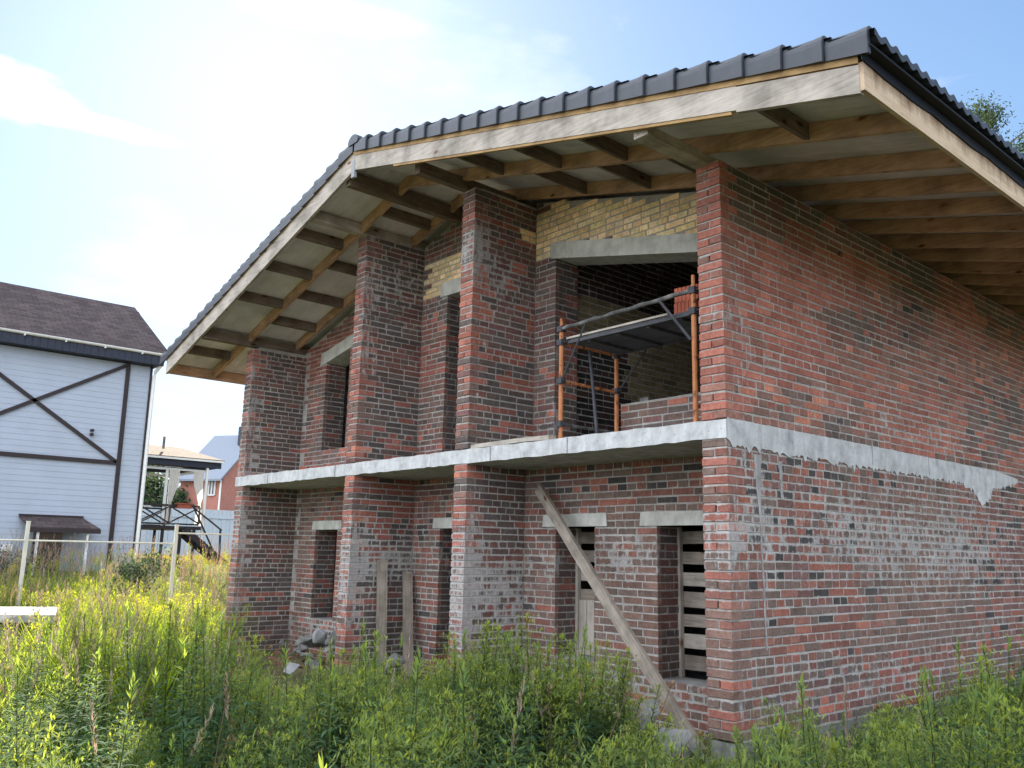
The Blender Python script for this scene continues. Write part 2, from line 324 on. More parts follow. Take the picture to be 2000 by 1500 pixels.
house=empty('brick_house',(0,0,GZ),'unfinished two storey red brick house with open eaves and bare window openings','house')
hx=lambda o: rel(o,house)
YB=.98; YL=.87; HY=9.6; XW=-9.50
PIERS=[(-.25,0,2.27),(-3.645,-3.412,3.125),(-6.047,-5.815,3.185),(-9.50,-9.265,2.16)]
JB=random.Random(5)
def pier(k,x0,x1,top,low):
    mb=MB(); mm=MB(); n0,n1=(-31 if k==0 else -34,0) if low else (0,int((top-.008)/P)+1)
    if not low and zrow(n1-1)+BH>top: n1-=1
    zt=-.157 if low else top
    yb=YL if (low and k==1) else YB
    rng=random.Random(40+k*2+low); w=x1-x0
    pal=['brown' if low else 'red','mix','mix','mix'][k]
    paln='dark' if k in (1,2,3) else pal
    for i in range(n0,n1):
        z0=zrow(i); z1=z0+BH
        pl=pal if rng.random()<.8 else 'red'
        if i%2: 
            c=pick(pl,rng,x0,0,z0+k); one_brick(mb,(x0,0),(1,0),(0,1),0,w,z0,z1,.12,(*c,eff((x0+x1)/2,0,z0)),rng,.003)
        else:
            for a,b in ((0,w/2-.006),(w/2+.006,w)):
                c=pick(pl if rng.random()<.7 else 'red',rng,x0+a*3,0,z0+k*3); one_brick(mb,(x0,0),(1,0),(0,1),a,b,z0,z1,.25,(*c,eff((x0+x1)/2,0,z0)),rng,.003)
            if rng.random()<.55: mm.box(x0+w/2-.008,x0+w/2+.008,.010,.12,z0-.003,z1+.003,(1,1,1,eff((x0+x1)/2,0,z0)))
        e=eff((x0+x1)/2,0,z0)
        mm.box(x0+.006,x1-.006,.007+rng.random()*.004,.13,z1-.004,z1+.016,(1,1,1,e))
    lead=lambda i:(.13 if i%2 else .26)
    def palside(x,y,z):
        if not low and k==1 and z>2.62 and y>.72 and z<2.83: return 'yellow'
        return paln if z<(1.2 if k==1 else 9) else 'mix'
    if k==0 : pass
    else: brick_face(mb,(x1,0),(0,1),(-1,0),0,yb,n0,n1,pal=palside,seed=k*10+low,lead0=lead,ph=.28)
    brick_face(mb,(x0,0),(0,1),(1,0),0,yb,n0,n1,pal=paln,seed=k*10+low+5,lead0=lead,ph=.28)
    mm.box(x0+.005,x1-.005,.11,yb+.004,n0 and (-2.52 if k==0 else -2.8) or 0.0,zt,(1,1,1,eff(x1,.4,(zt+n0*P)/2)))
    p=hx(mb.build('pier',M['brick'])); q=rel(mm.build('mortar',M['mortar']),house); q.parent=p; q.matrix_parent_inverse=Matrix.Identity(4)
    return p
def sub(o,p): o.parent=p; o.matrix_parent_inverse=Matrix.Identity(4); return o   # p carries the house offset already
for k,(a,b,t) in enumerate(PIERS):
    for low in (True,False): pier(k,a,b,t,low)

# --- front walls between the piers
OPL={0:[(-2.89,-2.30,-2.22,-.825),(-1.45,-.87,-2.29,-.825)],1:[(-5.20,-4.60,-2.56,-.815)],2:[(-8.56,-7.88,-2.21,-.815)]}
def steps(a,b,z0,f,n): return [(a+(b-a)*i/n,a+(b-a)*(i+1)/n,z0,f(a+(b-a)*(i+.5)/n)+.09) for i in range(n)]
OPU={0:steps(-3.05,-2.02,0,lambda x:2.39-.218*(x+3.13),5)+steps(-2.02,-.42,.47,lambda x:2.39-.218*(x+3.13),8),1:[(-5.22,-4.45,0.0,2.40)],2:steps(-8.55,-7.80,.45,lambda x:1.885+.178*(x+8.73),4)}
EDGE={0:((-3.05,0,2.37),(-.42,.47,1.75)),1:((-5.22,0,2.36),(-4.45,0,2.36)),2:((-8.55,.45,1.9),(-7.80,.45,2.03))}
LIN={0:[(-3.13,-.30,lambda x:2.39-.218*(x+3.13))],1:[(-5.37,-4.30,lambda x:2.38-.03*(x+5.37))],2:[(-8.73,-7.62,lambda x:1.885+.178*(x+8.73))]}
LLOW={0:[(-3.09,-2.11),(-1.66,-.74)],1:[(-5.35,-4.45)],2:[(-8.66,-7.73)]}
def front_wall(k,low):
    x0=PIERS[k+1][1]; x1=PIERS[k][0]; yb=YL if (low and k==0) else YB
    holes=(OPL if low else OPU)[k]; mb=MB(); mm=MB()
    lins=[(a,b,(lambda x:-.825)) for a,b in LLOW[k]] if low else LIN[k]
    zt=(lambda x:-.157) if low else (lambda x:zb(x)+.01)
    def skip(x,y,z):
        for a,b,f in lins:
            if a+.03<x<b-.03 and f(x)-.01<z<f(x)+(.135 if low else .19): return True
        return False
    def pal(x,y,z):
        if low: return 'brown'
        if k==0 and x>-3.44 and z>(2.395 if x<-3.05 else 2.59-.218*(x+3.13)): return 'yellow' if not (z>3.06 and x<-3.1) else 'dark'
        if k==1 and 2.44<z<2.98 and x>-5.76+.05*((round(z/P)%3)): return 'yellow'
        return 'mix'
    n0,n1=(-34,0) if low else (0,50)
    bh=[(a-x0,b-x0,c,d) for a,b,c,d in holes]
    brick_face(mb,(x0,yb),(1,0),(0,1),0.004,x1-x0-.004,n0,n1,ztop=None if low else (lambda u:zb(x0+u)),holes=bh,skip=skip,pal=pal,seed=60+k*2+low,ph=.42 if low else .3)
    core(mm,'x',x0,x1,yb+.005,yb+.375,-2.8 if low else 0.0,zt,[(p-.007*(i==0 or low),q+.007*(i==len(holes)-1 or low),r,t) for i,(p,q,r,t) in enumerate(holes)],(XP,))
    if low: ed=[(h[i],h[2],h[3],i) for h in holes for i in (0,1)]
    else: ed=[(*EDGE[k][0],0),(*EDGE[k][1],1)]
    for x,c,d,sd in ed:   # brick reveals of the openings
        ia=[i for i in range(n0,n1) if c-.03<zrow(i) and zrow(i)+BH<d+.06]
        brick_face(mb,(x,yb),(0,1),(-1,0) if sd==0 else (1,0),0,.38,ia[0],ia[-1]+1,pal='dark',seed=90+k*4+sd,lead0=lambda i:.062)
    w=hx(mb.build('front_wall',M['brick'])); sub(mm.build('mortar',M['mortar']),w)
    for a,b,f in lins:
        l=MB(); h=.135 if low else .205; e=.012
        q=[(a,yb-.016),(b,yb-.016),(b,yb+.372),(a,yb+.372)]
        l.hexa([(x,y,f(x)) for x,y in q]+[(x+(e if x==a else -e),y,f(x)+h) for x,y in q])
        hx(l.build('lintel',M['lintel']))
    for a,b,c,d in holes:
        if c>-3 and c!=0 and low:
            s=MB(); s.box(a-.02,b+.02,yb+.012,yb+.36,c-.02,c+.012); hx(s.build('window_sill',M['mud']))
    return w
for k in range(3):
    for low in (True,False): front_wall(k,low)
# --- side wall (long brick wall on the right)
def palS(x,y,z):
    if z<0: return 'brown' if z>-2.0 or y<.5 else 'mix'
    n=mnoise.noise(Vector((y*.55,z*1.6,3.3)))
    if z>1.75 and n<.15: return 'dark' if n<-.32 else 'mix'
    if z>1.15 and n<-.1: return 'brown'
    return 'red' if n>-.28 else 'mix'
for low in (True,False):
    mb=MB(); mm=MB(); n0,n1=(-31,0) if low else (0,30)
    hole=[(1.97,2.09,zrow(25)-.004,zrow(25)+BH+.006)] if not low else []
    brick_face(mb,(0,0),(0,1),(-1,0),0,HY,n0,n1,pal=palS,seed=7+low,lead0=lambda i:(.13 if i%2 else .26),holes=hole,ph=.52 if low else .34)
    core(mm,'y',YB,HY,-.40,-.005,-2.52 if low else 0,lambda u:-.157 if low else 2.27,hole)
    if low:
        rg=random.Random(91)
        for z0 in (-.158,-.078):
            y=5.45+rg.random()*.1
            while y<HY-.02:
                e=min(HY,y+(.25 if z0>-.1 else .12)); c=pick('mix',rg,0,y,z0); one_brick(mb,(0,0),(0,1),(-1,0),y,e,z0,z0+BH,.055,(*c,.2),rg); y=e+.011
        _cell(mm,'y',5.45,HY,-.0295,-.005,-.157,lambda u:0.0)
    w=hx(mb.build('side_wall',M['brick'])); sub(mm.build('mortar',M['mortar']),w)
# left and back walls, interior partition
for (o,du,dn,L,ztf,sd) in (((XW,YB),(0,1),(1,0),HY-YB,None,21),((0,HY),(-1,0),(0,-1),9.5,lambda u:zb(-u),22)):
    mb=MB(); mm=MB()
    brick_face(mb,o,du,dn,0,L,-31,0,pal='brown',seed=sd); brick_face(mb,o,du,dn,0,L,0,29 if ztf is None else 48,ztop=ztf,pal='mix',seed=sd+5)
    if ztf is None:
        core(mm,'y',YB,HY-.38,XW+.008,XW+.38,-2.52,lambda u:-.157); core(mm,'y',YB,HY-.38,XW+.008,XW+.38,0,lambda u:2.2)
    else:
        core(mm,'x',XW,-.009,HY-.38,HY-.008,-2.52,lambda u:-.157); core(mm,'x',XW,-.009,HY-.38,HY-.008,0,lambda u:zb(u),(),(XP,))
    w=hx(mb.build('rear_wall',M['brick'])); sub(mm.build('mortar',M['mortar']),w)
mb=MB(); mm=MB()
def palI(x,y,z):  # inner wall palettes carry the shade of the room in their colours
    if y<2.3 and z<1.55: return 'dark_shaded'
    return 'yellow_shaded' if z<2.05-.02*(y-1.4) else 'dark_shaded'
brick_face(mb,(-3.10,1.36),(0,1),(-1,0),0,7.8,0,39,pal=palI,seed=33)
core(mm,'y',1.36,HY-.39,-3.35,-3.108,0,lambda u:zb(-3.2)-.05)
w=hx(mb.build('inner_wall',M['brick'])); sub(mm.build('mortar',M['mortar']),w)
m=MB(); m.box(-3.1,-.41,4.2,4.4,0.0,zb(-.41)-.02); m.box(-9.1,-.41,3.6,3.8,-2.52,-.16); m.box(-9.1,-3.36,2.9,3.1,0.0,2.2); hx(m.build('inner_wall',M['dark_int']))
# plinth
m=MB(); m.box(XW+.02,-.012,YB+.03,HY-.02,-3.6,-2.515); m.box(-.238,-.012,.012,YB+.0299,-3.6,-2.515)
for a,b,t in PIERS[1:]: m.box(a+.02,b-.02,.03,YB-.05,-3.6,-2.81)
hx(m.build('plinth',M['dirtyconc']))
# --- floor slab, front edge slightly uneven
m=MB(); n=90; xs=[-9.535+(9.535+.004)*i/n for i in range(n+1)]
js=[(R.uniform(-.004,.004),R.uniform(-.005,.005),R.uniform(-.006,.006)) for _ in xs]
for i in range(n):
    a,b=xs[i],xs[i+1]; ja,jb=js[i],js[i+1]
    m.add([(a,-.006+ja[0],-.158+ja[2]),(b,-.006+jb[0],-.158+jb[2]),(b,YB,-.158),(a,YB,-.158),(a,-.006+ja[0],-.002+ja[1]),(b,-.006+jb[0],-.002+jb[1]),(b,YB,-.002),(a,YB,-.002)],
          [(3,2,1,0),(4,5,6,7),(0,1,5,4)]+([(3,0,4,7)] if i==0 else [])+([(1,2,6,5)] if i==n-1 else []))
m.box(-9.51,-.03,YB,HY-.02,-.158,-.002); m.box(-.0299,-.006,YB,5.44,-.158,-.002); slab=hx(m.build('balcony_slab',M['conc']))
# --- mortar band smeared along the side wall below the floor, with ragged drips
def ragged(name,top,bot,step,jit,thick,mat,seed):
    rng=random.Random(seed); ys=[]; y=top[0][0]
    while y<top[-1][0]: ys.append(y); y+=step*rng.uniform(.6,1.4)
    ys.append(top[-1][0]); ip=lambda t,c:float(np.interp(t,[p[0] for p in c],[p[1] for p in c]))
    m=MB(); pts=[(y,ip(y,top)+rng.uniform(-.003,.004),ip(y,bot)-abs(rng.gauss(0,jit))) for y in ys]
    for (a,t0,b0),(b,t1,b1) in zip(pts,pts[1:]):
        th=thick; m.add([(0.0005,a,b0),(0.0005,b,b1),(.0005,b,t1),(.0005,a,t0),(th*.5,a,b0),(th*.5,b,b1),(th,b,max(b1+.002,b1*.6+t1*.4)),(th,a,max(b0+.002,b0*.6+t0*.4)),(th,b,t1),(th,a,t0)],
          [(4,5,6,7),(7,6,8,9),(0,1,5,4),(9,8,2,3)])
    return hx(m.build(name,mat))
ragged('mortar_band',[(-.004,.003),(2.4,.003),(4.4,-.003),(5.6,-.01),(6.0,-.03),(6.3,-.06)],[(-.004,-.165),(.1,-.19),(1.0,-.20),(2.2,-.205),(3.2,-.20),(4.6,-.2),(4.85,-.26),(5.12,-.44),(5.35,-.33),(5.5,-.21),(6.0,-.15),(6.3,-.1)],.03,.032,.011,M['conc'],3)
def drip(y0,z0,y1,z1,w0,w1,seed):
    rng=random.Random(seed); n=26
    for i in range(n):
        t0,t1=i/n,(i+1)/n; f=lambda t:(y0+(y1-y0)*t+.004*math.sin(t*19+seed), z0+(z1-z0)*t, w0+(w1-w0)*min(1,t*2.6)+.004*math.sin(t*40+seed))
        a,b=f(t0),f(t1)
        m.add([(0,a[0]-a[2],a[1]),(0,a[0]+a[2],a[1]),(0,b[0]+b[2],b[1]),(0,b[0]-b[2],b[1]),(.007,a[0]-a[2]*.7,a[1]),(.007,a[0]+a[2]*.7,a[1]),(.007,b[0]+b[2]*.7,b[1]),(.007,b[0]-b[2]*.7,b[1])],[(4,5,6,7),(0,4,7,3),(1,2,6,5)])
for a in ((.43,-.26,.475,-1.85,.055,.008,1),(.78,-.29,.79,-.62,.03,.02,2),(.24,-.24,.25,-.42,.02,.012,4)):
    m=MB(); drip(*a); hx(m.build('mortar_drip',M['mud']))
# slab formwork joints as thin grooves are part of the concrete texture; small dark seams
m=MB()
for y in (2.44,3.71): m.box(.0105,.0125,y-.004,y+.004,-.19,0.0)
for x in (-1.83,-3.0,-6.3,-8.35): m.box(x-.003,x+.003,-.013,-.0095,-.155,-.004)
hx(m.build('slab_joint',M['dirtyconc']))

# --- roof
roof=empty('roof'); roof.parent=house; roof.matrix_parent_inverse=Matrix.Translation(-Vector(house.location))
def rf(o): o.parent=roof; return o
XE=1.70; XL=-10.80; YV=-.87; YBK=HY+.75
RY=[-.05,.80,1.45,2.11,2.73,3.35,3.98,4.6,5.22,5.85,6.47,7.1,7.72,8.35,8.97,9.55]
for y in RY:
    j=R.uniform(-.006,.006); m=MB(); m.sbox(XP+.0,XE-.002,y-.025,y+.025,zb,j,.148); rf(m.build('rafter',M['wnx']))
    m=MB(); m.sbox(XL+.06,XP-.002,y-.025,y+.025,zb,j,.148); rf(m.build('rafter',M['wnx']))
def nog(x,y0,y1,mat='wdy'):
    m=MB(); z=zb(x); s=-.253 if x>XP else .285
    m.hexa([(x-.024,y0,z-s*.024+.004),(x+.024,y0,z+s*.024+.004),(x+.024,y1,z+s*.024+.004),(x-.024,y1,z-s*.024+.004)]+[(x-.024,y0,z-s*.024+.146),(x+.024,y0,z+s*.024+.146),(x+.024,y1,z+s*.024+.146),(x-.024,y1,z-s*.024+.146)])
    rf(m.build('nogging',M[mat]))
for x in (-10.02,-8.14,-7.23,-6.35,-2.83,-1.90,-1.0,.87): nog(x,-.83,-.076)
for x in (-8.62,-7.76,-6.85,-5.42,-2.36,-1.42,-.55): nog(x,-.024,.774)
def beam(x,y0,y1,z0,z1,w,mat='wdy'):
    m=MB(); m.box(x-w/2,x+w/2,y0,y1,z0,z1); rf(m.build('purlin',M[mat]))
beam(-9.36,-.815,2.0,2.162,2.32,.12); beam(-5.93,-.80,2.0,3.187,3.33,.11,'wgy'); beam(-3.62,-.69,2.0,3.127,3.27,.10)
beam(-5.0,-.80,2.0,3.385,3.57,.10,'wdy'); beam(-.20,-.80,HY+.6,2.272,2.365,.15,'wgy')
beam(-9.36,2.0,HY,2.2,2.32,.12)
m=MB(); m.sbox(XL-.01,XL+.055,-.83,YBK-.05,lambda x:zb(XL+.02)+0*x,-.02,.15); rf(m.build('eave_board',M['wny']))
m=MB(); m.box(XE,XE+.032,YV+.002,YBK,1.862,2.062); rf(m.build('fascia_board',M['fascia']))
for (a,b) in ((XL,XP),(XP,XE-.01)):
    m=MB(); m.sbox(a,b,YV+.045,YBK-.04,zb,.152,.166); rf(m.build('soffit',M['soffit']))
def verge(a,b,h0,h1,y0,y1,mat,name='verge_board',cut=0):
    m=MB(); A,B=zb(a),zb(b); m.hexa([(a,y0,A+h0),(b+cut,y0,B+h0),(b+cut,y1,B+h0),(a,y1,A+h0),(a,y0,A+h1),(b,y0,B+h1),(b,y1,B+h1),(a,y1,A+h1)]); rf(m.build(name,M[mat]))
verge(XP+.003,.77,-.025,.168,YV,YV+.04,'wgx'); verge(.772,XE+.002,-.042,.158,YV-.004,YV+.04,'wgx')
verge(XL+.01,XP-.003,-.03,.20,YV,YV+.04,'wgx'); verge(XP+.003,XE,.170,.222,YV-.006,YV+.05,'batten','verge_batten'); verge(XL,XP-.003,.202,.225,YV-.006,YV+.05,'batten','verge_batten')
verge(XP+.9,.72,-.052,-.027,YV+.006,YV+.038,'batten','verge_batten')
m=MB(); m.box(-4.80,-4.73,YV-.008,YV+.03,3.40,3.62); rf(m.build('metal_strap',M['foam']))
# wavy tile field
def tile_field(x0,x1,sign):
    c=.31; n=int(abs(x1-x0)/c)+1; per=.150; ny=int((YBK-YV+.02)/per*8); ys=np.linspace(YV-.02,YBK,ny+1)
    m=MB(); wave=.034*(.5+.5*np.sin(ys/per*2*math.pi+.9))**1.3
    for k in range(n):
        a=x0+(x1-x0)*k/n; b=x0+(x1-x0)*(k+1)/n+sign*.03
        base=len(m.v)
        for x,h in ((a,.355),(b,.382),(b-sign*.002,.335),(b-sign*.06,.325)):
            for y,w in zip(ys,wave): m.v.append((x,float(y),zb(x)+h-.025+float(w))); m.c.append((1,1,1,0))
        N=len(ys)
        for r in (0,1,2):
            for i in range(N-1): m.f.append((base+r*N+i,base+r*N+i+1,base+(r+1)*N+i+1,base+(r+1)*N+i))
    o=rf(m.build('roof_tiles',M['tile'])); return o
tile_field(XP+.02,1.80,1); tile_field(XP-.02,-10.98,-1)
# verge tiles: one piece per course with a flared lower lip
def verge_tile(a,b):
    m=MB(); d=1 if b>a else -1; y0,y1=YV-.032,YV+.12; n=5; prof=[]
    for t in range(n+1):
        q=t/n*math.pi/2; prof.append((y0+.045*(1-math.sin(q)) ,.0)) 
    def ring(x,grow):
        z=zb(x); h0,h1=.215-grow*.2,.405+grow; g=grow
        p=[(y0-g,h0),(y0-g,h1-.08)]
        for t in range(1,5):
            q=t/4*math.pi/2; p.append((y0-g+.06*(1-math.cos(q)),h1-.08+.08*math.sin(q)))
        p+=[(y1,h1-.004),(y1,h1-.03),(y0+.02,h1-.03),(y0+.02,h0)]
        return [(x,yy,z+hh) for yy,hh in p]
    L=abs(b-a); rs=[(a,-.010),(a+d*.1,-.004),(b-d*.07,.006),(b-d*.03,.012),(b-d*.006,.015),(b+d*.014,.017),(b+d*.017,.006)]
    base=0; k=None
    for x,g in rs:
        r=ring(x,g); k=len(r); m.v+=r; m.c+=[(1,1,1,0)]*k
    for i in range(len(rs)-1):
        for j in range(k): n2=(j+1)%k; m.f.append((i*k+j,i*k+n2,(i+1)*k+n2,(i+1)*k+j))
    m.f.append(tuple(range(k))); m.f.append(tuple((len(rs)-1)*k+j for j in range(k)))
    rf(m.build('verge_tile',M['tile']))
n=21; st=(1.775-XP)/n
for i in range(n): verge_tile(XP+.02+i*st,XP+(i+1)*st)
n=20; st=(XP+10.98)/n
for i in range(n): verge_tile(XP-.02-i*st,XP-(i+1)*st)
m=MB(); pts=[]
for t in range(9):
    q=math.pi*t/8; pts.append((XP+.12*math.cos(q),3.523+.34+.095*math.sin(q)))
pts+= [(XP-.10,3.523+.31),(XP+.10,3.523+.31)]
for i in range(26): m.prism([(x,z+(.008 if i%2 else 0)) for x,z in pts],'y',YV-.036+i*.43,YV-.036+i*.43+.425)
rf(m.build('ridge_tile',M['tile']))
# black apron flashing folded over the eave, in lapped lengths, and hooks
gy0,gy1=YV-.03,YBK; y=gy0; k=0
while y<gy1:
    e=min(y+1.02,gy1); m=MB(); o=.0015*(k%2); j=R.uniform(-.004,.004); n=7
    prof=[(1.735+o,2.045),(1.742+o,2.047),(1.741+o,2.118),(1.766+o,2.122),(1.803+o,2.128),(1.806+o,2.142),(1.797+o,2.146),(1.735+o,2.166)]
    for i in range(n):
        p,q=y+(e-y)*i/n,y+(e-y)*(i+1)/n; w0,w1=[.007*math.sin(t*5.1+k)+.004*math.sin(t*13) for t in (p,q)]
        L=len(prof); m.add([(x,p,z+(w0 if c<2 else 0)) for c,(x,z) in enumerate(prof)]+[(x,q,z+(w1 if c<2 else 0)) for c,(x,z) in enumerate(prof)],[(c,(c+1)%L,L+(c+1)%L,L+c) for c in range(L)]+([tuple(range(L))] if i==0 else [])+([tuple(range(2*L-1,L-1,-1))] if i==n-1 else []))
    rf(m.build('eave_flashing',M['gutter'])); y=e-.02*(e<gy1) if e<gy1 else e; k+=1
for y in (-.55,.15,.80,1.45,2.1,2.75):
    m=MB(); m.tube([(1.74,y,2.25),(1.745,y,2.29),(1.76,y+.005,2.315),(1.75,y+.012,2.335),(1.725,y+.016,2.33),(1.715,y+.018,2.31)],.008,6); rf(m.build('snow_hook',M['gutter']))

# --- boarded lower windows
def boarding(a,b,z0,z1,y,post_x,planks,vert=None):
    pw=.075; f=MB(); f.box(post_x,post_x+pw,y-.03,y+.02,z0+.014,z1-.004)
    f=hx(f.build('window_boarding',M['wgz']))
    for i,(p,q) in enumerate(planks):
        m=MB(); t=R.uniform(-.012,.012)
        m.hexa([(post_x+pw-.02,y+.022,p),(b+.06,y+.022,p+t),(b+.06,y+.046,p+t),(post_x+pw-.02,y+.046,p),(post_x+pw-.02,y+.022,q),(b+.06,y+.022,q+t),(b+.06,y+.046,q+t),(post_x+pw-.02,y+.046,q)])
        sub(m.build('plank',M[('wkx','wgx','wkx')[i%3]]),f)
    if vert:
        for i in range(3):
            m=MB(); x=post_x+pw+.004+i*.115; m.box(x,x+.11,y-.006,y+.018,z0+.02,vert+R.uniform(-.01,.01)); sub(m.build('plank',M['wgz']),f)
def prow(z0,z1,n,ratio=.62,seed=1):
    rng=random.Random(seed); s=(z1-z0)/n; return [(z0+i*s+s*(1-ratio)*.9+rng.uniform(-.01,.01),z0+(i+1)*s+rng.uniform(-.012,.012)) for i in range(n)]
boarding(-1.45,-.87,-2.29,-.825,1.22,-1.50,prow(-2.27,-.87,7,.62,3))
boarding(-2.89,-2.30,-2.22,-.825,1.22,-2.93,prow(-1.72,-.87,4,.52,5),-1.62)
for (a,b,z0,z1) in ((-8.56,-7.88,-2.21,-.815),(-5.2,-4.6,-2.56,-.815)):
    m=MB(); m.box(a+.25,a+.31,1.24,1.29,z0+.014,z1); m.box(a+.31,b,1.30,1.325,z0+.02,z1); hx(m.build('window_boarding',M['wdz']))

# ------------------------------------------------------------------ scaffold bay on the slab
sc=empty('scaffold',(-1.2,.5,0),'rusty orange scaffold bay with black rails standing on the concrete balcony','scaffold')
S=lambda o: rel(o,sc)
xl,xr,yf,yr=-2.035,-.375,.10,.90
for (x,y,h) in ((xl,yf,1.16),(xl+.03,yr,1.02),(xr,yf,1.24),(xr,yr,1.2)):
    m=MB(); m.tube([(x,y,0.0),(x,y,h)],.024,10); m.tube([(x,y,h),(x,y,h+.09)],.017,8); m.tube([(x,y,0.0),(x,y,.012)],.04,10); S(m.build('upright',M['orange'],smooth=False))
for x,xx in ((xl,xl+.03),(xr,xr)):
    for z in (.16,.60,1.0):
        m=MB(); m.tube([(x,yf,z),(xx,yr,z-.01)],.016,8); S(m.build('ledger',M['orange'] if z>.3 else M['crust']))
m=MB(); k=14; m.tube([(xl+(xr-xl)*i/k,yf-.012,1.14+.05*i/k+.004*math.sin(i*2.2)) for i in range(k+1)],[.017+.007*abs(math.sin(i*1.9)) for i in range(k+1)],8); S(m.build('guard_rail',M['crust']))
m=MB(); m.box(xl+.06,xr-.02,yf+.035,yf+.075,.985,1.03); m.box(xl+.06,xr-.02,yr-.07,yr-.03,.985,1.03)
m.box(xl+.06,xr-.02,yf+.075,yr-.07,1.000,1.022)
for i in range(4): x=xl+.3+i*.38; m.box(x,x+.035,yf+.075,yr-.07,.970,.9995)
S(m.build('deck',M['deck']))
m=MB(); m.box(xl+.05,xl+1.35,yf+.02,yf+.14,1.0305,1.05); S(m.build('deck_board',M['wgx']))
for a,b,r in (((xl+.36,yf-.02,1.13),(xl+.03,yf-.02,.60),.010),((xr-.36,yf-.02,1.16),(xr-.02,yf-.02,.74),.014),((xl+.45,yr,.99),(xl+.08,yr,.62),.010),((xr-.5,yr,.99),(xr-.05,yr,.6),.010)):
    m=MB(); m.tube([a,b],r,6); S(m.build('brace',M['steel']))
m=MB(); m.tube([(-2.02,.50,.98),(-1.47,.03,.004)],.017,8); S(m.build('prop',M['steel']))

for x,y,z in ((xl,yf,.60),(xl,yf,1.0),(xl+.03,yr,.60),(xl+.03,yr,.985),(xl,yf,.16),(xr,yf,1.0),(xl,yf,1.14),(xr,yf,1.19)):
    m=MB(); m.box(x-.034,x+.034,y-.036,y+.034,z-.03,z+.03); m.tube([(x+.034,y-.01,z),(x+.062,y-.01,z)],.009,6); S(m.build('coupler',M['steel']))
def hollow(loc,rz,label,group=None):
    o=empty('hollow_brick',loc,label,'brick',group); o.rotation_euler=(0,0,rz)
    m=MB(); w,d,h=.25,.12,.138
    for i in range(6):
        x=-w/2+i*(w/6); m.box(x+.004,x+w/6-.004,-d/2,d/2,0,h)
    m.box(-w/2+.003,w/2-.003,-d/2+.007,d/2-.007,.001,h-.001); b=m.build('brick_body',M['hollow'],o)
    return o
hollow((-.57,.30,1.023),rad(6),'upper red hollow brick of the pair on the scaffold deck').location.z+=.14
hollow((-.575,.295,1.023),rad(1),'lower red hollow brick of the pair on the scaffold deck')
hollow((-8.36,.62,0),rad(-40),'ribbed red hollow brick standing on the slab edge below the far left upper window'); 
hollow((-8.02,.72,0),rad(20),'red hollow brick beside the ribbed one, against the third pier')
m=MB(); m.box(-.24,.24,-.05,.05,0,.03); o=m.build('timber_offcut',M['wgx'],loc=(-1.1,1.15,.471)); tag(o,'pale timber offcut lying on the low brick parapet behind the scaffold','timber')
m=MB(); m.box(-.06,.06,-.06,.06,0,.075); o=m.build('loose_brick',M['chunk'],loc=(-1.83,1.2,.471)); tag(o,'small grey loose brick at the left end of the low parapet','brick')
m=MB(); m.box(-.05,.05,-.06,.06,0,.15); o=m.build('loose_brick',M['chunk'],loc=(-.75,1.3,.471)); tag(o,'grey brick set on end on the low parapet near the corner pier','brick')
# planks
def plank(a,b,w,t,up,label,mat,name='plank'):
    a,b=Vector(a),Vector(b); L=(b-a).length; d=(b-a)/L; u=Vector(up); u=(u-d*u.dot(d)).normalized(); r=d.cross(u)
    m=MB(); n=8; rng=random.Random(len(label)); base=0
    for i in range(n+1):
        z=L*i/n; e=rng.uniform(-.004,.004); f=rng.uniform(-.003,.003)+.008*math.sin(3.1*i/n)
        q=[(-w/2+e,-t/2+f,z),(w/2+e,-t/2+f,z),(w/2+e,t/2+f,z),(-w/2+e,t/2+f,z)]; m.v+=q; m.c+=[(1,1,1,0)]*4
        if i:
            k=len(m.v)-8
            for j in range(4): m.f.append((k+j,k+(j+1)%4,k+4+(j+1)%4,k+4+j))
    m.f.append((0,1,2,3)); k=len(m.v)-4; m.f.append((k,k+1,k+2,k+3))
    o=m.build(name,M[mat]); o.matrix_world=Matrix(((r.x,u.x,d.x,a.x),(r.y,u.y,d.y,a.y),(r.z,u.z,d.z,a.z),(0,0,0,1))); return tag(o,label,'plank')
plank((-.36,.06,-2.66),(-3.02,.72,-.40),.115,.045,(0,-1,0),'long weathered plank leaning diagonally across the two boarded windows','wkz')
plank((-5.60,.42,-2.7),(-5.745,.46,-1.25),.135,.04,(1,-.3,0),'grey split plank leaning upright on the third pier, taller of the two','wkz')
plank((-5.42,.72,-2.7),(-5.74,.86,-1.40),.13,.04,(1,-.3,0),'brown plank leaning beside the taller grey split plank','wkz')
plank((-3.38,.075,.024),(-2.1,.05,.024),.10,.045,(0,0,1),'timber batten lying along the balcony slab edge left of the scaffold','wgz')

# ------------------------------------------------------------------ rubble
def chunk(loc,s,seed,label,group=None,mat='chunk',name='concrete_chunk'):
    rng=random.Random(seed); s=tuple(v*(.62 if seed>4 else .95) for v in s); bm=bmesh.new(); bmesh.ops.create_icosphere(bm,subdivisions=1,radius=1)
    pts=[Vector((rng.uniform(-1,1),rng.uniform(-1,1),rng.uniform(-1,1)))for _ in range(14)]
    bm.clear(); [bm.verts.new((p.x*s[0],p.y*s[1],p.z*s[2])) for p in pts]; bmesh.ops.convex_hull(bm,input=bm.verts)
    bmesh.ops.delete(bm,geom=[v for v in bm.verts if not v.link_faces],context='VERTS'); bmesh.ops.bevel(bm,geom=bm.edges[:],offset=min(s)*.09,segments=1,affect='EDGES')
    me=bpy.data.meshes.new(name); bm.to_mesh(me); bm.free(); me.materials.append(M[mat]); o=bpy.data.objects.new(name,me); o.location=loc; o.rotation_euler=(rng.uniform(-.3,.3),rng.uniform(-.3,.3),rng.uniform(0,3)); C.objects.link(o); return tag(o,label,'rubble',group)
